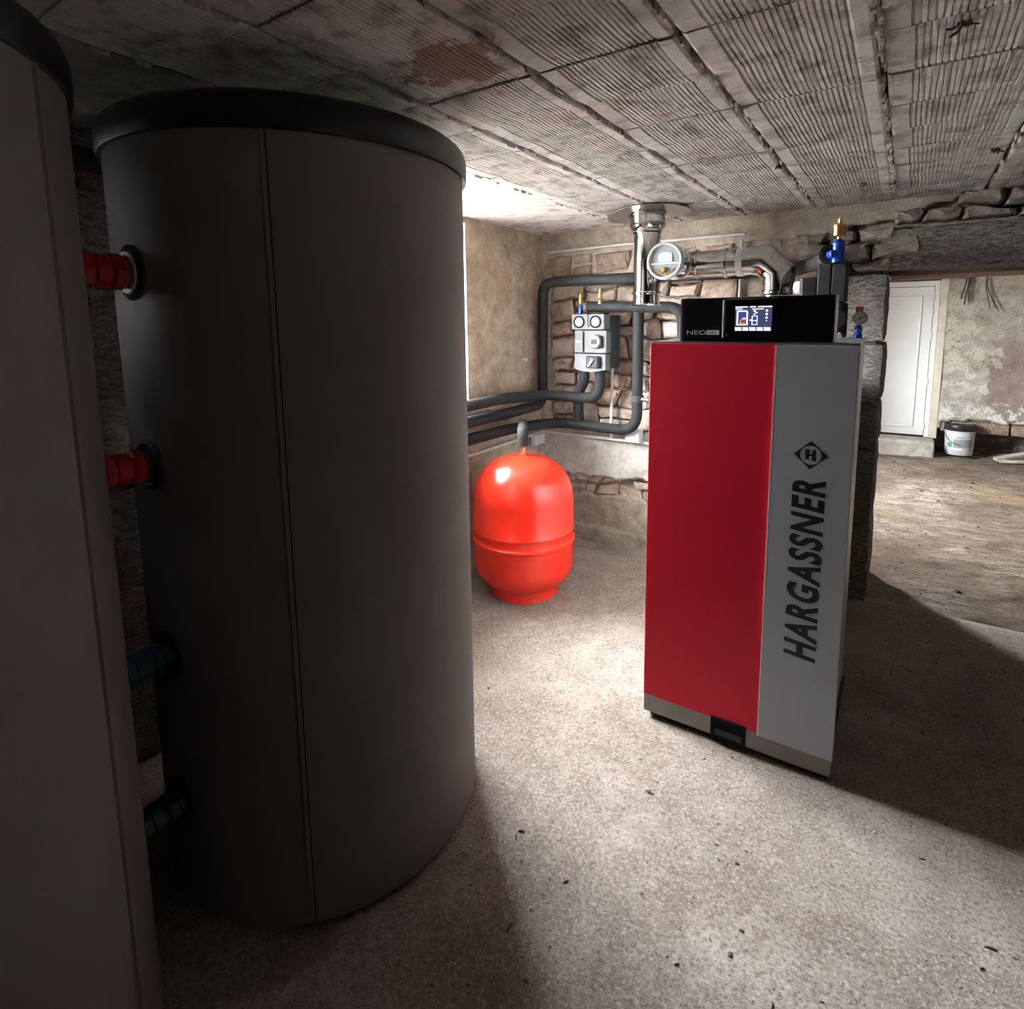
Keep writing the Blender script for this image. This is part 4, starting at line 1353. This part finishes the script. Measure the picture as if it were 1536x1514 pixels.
box('slot', M['pump_black'], top, px0_ + .098, px0_ + .103, yb_ - .0132, yb_ - .005, 1.485, 1.552)
box('slot', M['pump_black'], top, px0_ + .103, px0_ + .112, yb_ - .0132, yb_ - .005, 1.475, 1.486)
box('slot', M['pump_black'], midc, px0_ + .058, px0_ + .072, yb_ - .0012, yb_ + .005, 1.320, 1.447)
box('name_strip', M['pump_white'], midc, px0_ + .010, px0_ + .048, yb_ - .0012, yb_ + .004, 1.377, 1.392)
ph_ = MB().lathe([(.045, 0), (.045, .012), (.036, .022), (0, .022)], (px0_ + .148, yb_, 1.385), (0, -1, 0), 30).build('pump_head', M['pump_silver'], t, True)
box('pump_display', M['pump_grey'], ph_, px0_ + .130, px0_ + .163, yb_ - .026, yb_ - .020, 1.371, 1.398)
mb = MB()
mb.box(px0_ + .176, px0_ + .196, yb_ - .016, yb_ + .002, 1.352, 1.418, bev=.003)
mb.raw([(px0_ + .152, yb_ - .0235, 1.428), (px0_ + .196, yb_ - .012, 1.414), (px0_ + .196, yb_ - .012, 1.422)], [(0, 1, 2)])
mb.raw([(px0_ + .152, yb_ - .0235, 1.342), (px0_ + .196, yb_ - .012, 1.356), (px0_ + .196, yb_ - .012, 1.348)], [(0, 1, 2)])
mb.build('cable_clip', M['pump_black'], t)
box('mixer_dial', M['pump_black'], t, px0_ + .092, px0_ + .188, yb_ - .024, yb_ + .0, 1.222, 1.297, bev=.006)
dl = t.children[-1]
box('dial_plate', M['pump_grey'], dl, px0_ + .098, px0_ + .168, yb_ - .0255, yb_ - .023, 1.226, 1.293)
mb = MB()
c = Vector((px0_ + .132, yb_ - .026, 1.262)); q = Vector((-.55, 0, -.85)).normalized(); s2 = Vector((.85, 0, -.55))
mb.raw([c + q * .034 + s2 * .005, c + q * .034 - s2 * .005, c - q * .022 - s2 * .009, c - q * .022 + s2 * .009] + [Vector(v_) + Vector((0, -.010, 0)) for v_ in (c + q * .034 + s2 * .005, c + q * .034 - s2 * .005, c - q * .022 - s2 * .009, c - q * .022 + s2 * .009)],
       [(0, 1, 2, 3), (4, 7, 6, 5), (0, 4, 5, 1), (1, 5, 6, 2), (2, 6, 7, 3), (3, 7, 4, 0)])
mb.build('mixer_lever', M['pump_white'], dl)
# small vents above the pump group
for vx_, base, lab in ((-1.742, 'blue', 'small brass air vent on a blue fitting above the silver pump group'), (-1.605, 'copper', 'small brass air vent on a copper stub above the black pipe')):
    t = thing('air_vent', (vx_, 3.31, 1.60), lab, 'air vent')
    MB().lathe([(.014, 1.553 if base == 'blue' else 1.615), (.015, 1.565 if base == 'blue' else 1.62), (.014, 1.60 if base == 'blue' else 1.63), (.007, 1.615 if base == 'blue' else 1.642)], (vx_, 3.31, 0), n=16).build('fitting', M[base], t, True)
    z = 1.612 if base == 'blue' else 1.640
    MB().lathe([(.006, z), (.010, z + .004), (.013, z + .012), (.014, z + .04), (.008, z + .045), (.007, z + .065), (.004, z + .068)], (vx_, 3.31, 0), n=16).build('brass_vent', M['brass'], t, True)

# ---- white electrical conduits and boxes
def cond(label, pts, r=.010):
    t = thing('conduit', pts[0], label, 'conduit')
    MB().tube(pts, r, 10, .03, 4).build('tube', M['conduit'], t, True)
cond('thin white conduit high on the back wall above the pipes', [(-2.05, 3.44, 1.972), (-1.45, 3.44, 1.983), (-.78, 3.44, 1.982)])
cond('white conduit rising from behind the boiler to the flue pipe', [(-.797, 3.43, 1.05), (-.797, 3.43, 1.95)], .008)
cond('short upright white conduit on the stones right of the silver pump group', [(-1.558, 3.40, 1.285), (-1.563, 3.40, .76)])
cond('long thin white conduit below the pipes along both walls', [(-2.095, 1.4, .715), (-2.095, 3.41, .745), (-2.06, 3.435, .745), (-1.10, 3.44, .735)])
for x0, x1, y0_, y1_, z0_, z1_, lab in ((-2.10, -2.06, 3.27, 3.385, .672, .745, 'small pale grey junction box in the wall corner behind the red vessel'),
                                  (-1.462, -1.362, 3.39, 3.45, .742, .823, 'small pale grey junction box on the back wall left of the red boiler door')):
    t = thing('junction_box', ((x0 + x1) / 2, (y0_ + y1_) / 2, z0_), lab, 'junction box')
    box('box', M['boxgrey'], t, x0, x1, y0_, y1_, z0_, z1_, bev=.004)
    if x0 < -2: box('cover', M['boxgrey'], t, x1, x1 + .005, y0_ + .004, y1_ - .004, z0_ + .004, z1_ - .004, bev=.002)
    else: box('cover', M['boxgrey'], t, x0 + .004, x1 - .004, y0_ - .005, y0_, z0_ + .004, z1_ - .004, bev=.002)
t = thing('wall_plug', (-2.09, 3.21, 1.26), 'tiny white plastic clip on the brown plaster left of the corner pipe', 'clip')
MB().lathe([(.008, 0), (.008, .025), (.012, .026), (.012, .032), (0, .033)], (-2.115, 3.20, 1.262), (1, 0, 0), 12).build('clip', M['white'], t, True)

# ================================================================== THINGS IN THE ROOM BEYOND
bx, by = .585, 7.955
t = thing('bucket', (bx, by, 0), 'white plastic bucket with black lid standing by the far wall', 'bucket')
zb_ = .012
MB().lathe([(0, zb_), (.125, zb_), (.128, zb_ + .006), (.140, zb_ + .29), (.140, zb_ + .30)], (bx, by, 0), n=36).build('pail', M['bucket'], t, True)
MB().lathe([(.141, zb_ + .27), (.150, zb_ + .272), (.152, zb_ + .295), (.148, zb_ + .30), (.150, zb_ + .328), (.146, zb_ + .335), (.135, zb_ + .335), (.130, zb_ + .328), (0, zb_ + .328)], (bx, by, 0), n=36, cap=False).build('lid', M['lid'], t, True)
def wrap(mat, a0, a1, z0, z1, dr, name, parent):
    n_ = 14
    vs = []
    for k in range(n_ + 1):
        a = a0 + (a1 - a0) * k / n_
        for z in (z0, z1):
            r = .128 + (z - zb_) / .29 * .012 + dr
            vs.append((bx + r * math.cos(a), by + r * math.sin(a), z))
    return MB().raw(vs, [(2 * k, 2 * k + 2, 2 * k + 3, 2 * k + 1) for k in range(n_)]).build(name, M[mat], parent, True)
lab = wrap('boxgrey', math.radians(-150), math.radians(-30), .06, .235, .001, 'paper_label', t)
wrap('label_grey', math.radians(-115), math.radians(-38), .10, .19, .002, 'label_print', lab)
wrap('label_grey', math.radians(-105), math.radians(-78), .205, .215, .002, 'label_print', lab)
wrap('green', math.radians(-142), math.radians(-122), .10, .15, .002, 'label_print', lab)
wrap('white', math.radians(-138), math.radians(-80), .07, .09, .002, 'label_print', lab)
MB().tube([(bx + .146 * math.cos(a), by + .146 * math.sin(a) - .004, .285 - .15 * math.sin((a + PI) / PI * PI) * (1 if True else 0)) for a in [-PI + PI * k / 12 for k in range(13)]][0:7], .003, 6).build('handle', M['steel_dull'], t, True)

# hanging cable ends on the far wall
t = thing('hanging_cable', (.525, YW - .03, 2.0), 'dark bundle of cut cables hanging on the far wall nearer the white door', 'cable')
for dx, dz in ((0, 0), (.015, .03), (-.018, .06)):
    MB().tube([(.535 + dx, YW - .03, 2.2), (.545 + dx, YW - .045, 1.9 + dz), (.53 + dx, YW - .05, 1.80 + dz), (.52 + dx * 2, YW - .04, 1.66 + dz)], .007, 8, .04).build('wire', M['cable'], t, True)
t = thing('hanging_cable', (.72, YW - .03, 2.0), 'thin forked cable hanging on the far wall farther from the white door', 'cable')
for dx in (0, .03):
    MB().tube([(.70 + dx * .3, YW - .03, 2.2), (.69 + dx * .3, YW - .045, 1.85), (.72 + dx, YW - .045, 1.72), (.745 + dx * 2.5, YW - .04, 1.62 - dx)], .005, 8, .05).build('wire', M['cable'], t, True)

# broken boards lying at the foot of the far wall
def shard(cx, cy, cz, L, W, T, rz, rx, ry, seed, label):
    r = random.Random(seed)
    n_ = 7
    vs = []
    for k in range(n_):
        u_ = k / (n_ - 1) - .5
        w0, w1 = W * r.uniform(.35, .5), W * r.uniform(.35, .5)
        for (yy, zz_) in ((-w0, 0), (w1, 0), (w1, T), (-w0, T)):
            vs.append(Vector((u_ * L, yy, zz_ + r.uniform(-.2, .2) * T)))
    fs = [(0, 1, 2, 3), tuple(4 * (n_ - 1) + q_ for q_ in (3, 2, 1, 0))]
    for k in range(n_ - 1):
        for q_ in range(4):
            fs.append((4 * k + q_, 4 * (k + 1) + q_, 4 * (k + 1) + (q_ + 1) % 4, 4 * k + (q_ + 1) % 4))
    Mx = Matrix.Translation((cx, cy, cz)) @ Matrix.Rotation(rz, 4, 'Z') @ Matrix.Rotation(ry, 4, 'Y') @ Matrix.Rotation(rx, 4, 'X')
    o = MB().raw([Mx @ v_ for v_ in vs], fs).build('broken_board', M['pale_wood'])
    return tag(o, label, 'board', 'broken boards by the far wall')
for a, lb in (((1.10, 7.90, .055, .46, .07, .024, .45, .15, -.22, 2), 'long pale broken board slanting upward in the heap at the foot of the far wall'),
              ((1.09, 7.74, .012, .34, .06, .020, .12, .05, -.05, 3), 'pale broken board lying flat on the earth before the heap by the far wall'),
              ((1.36, 7.72, .03, .36, .08, .022, .7, .3, -.15, 4), 'pale broken board standing askew at the outer end of the heap by the far wall')):
    shard(*a, lb)
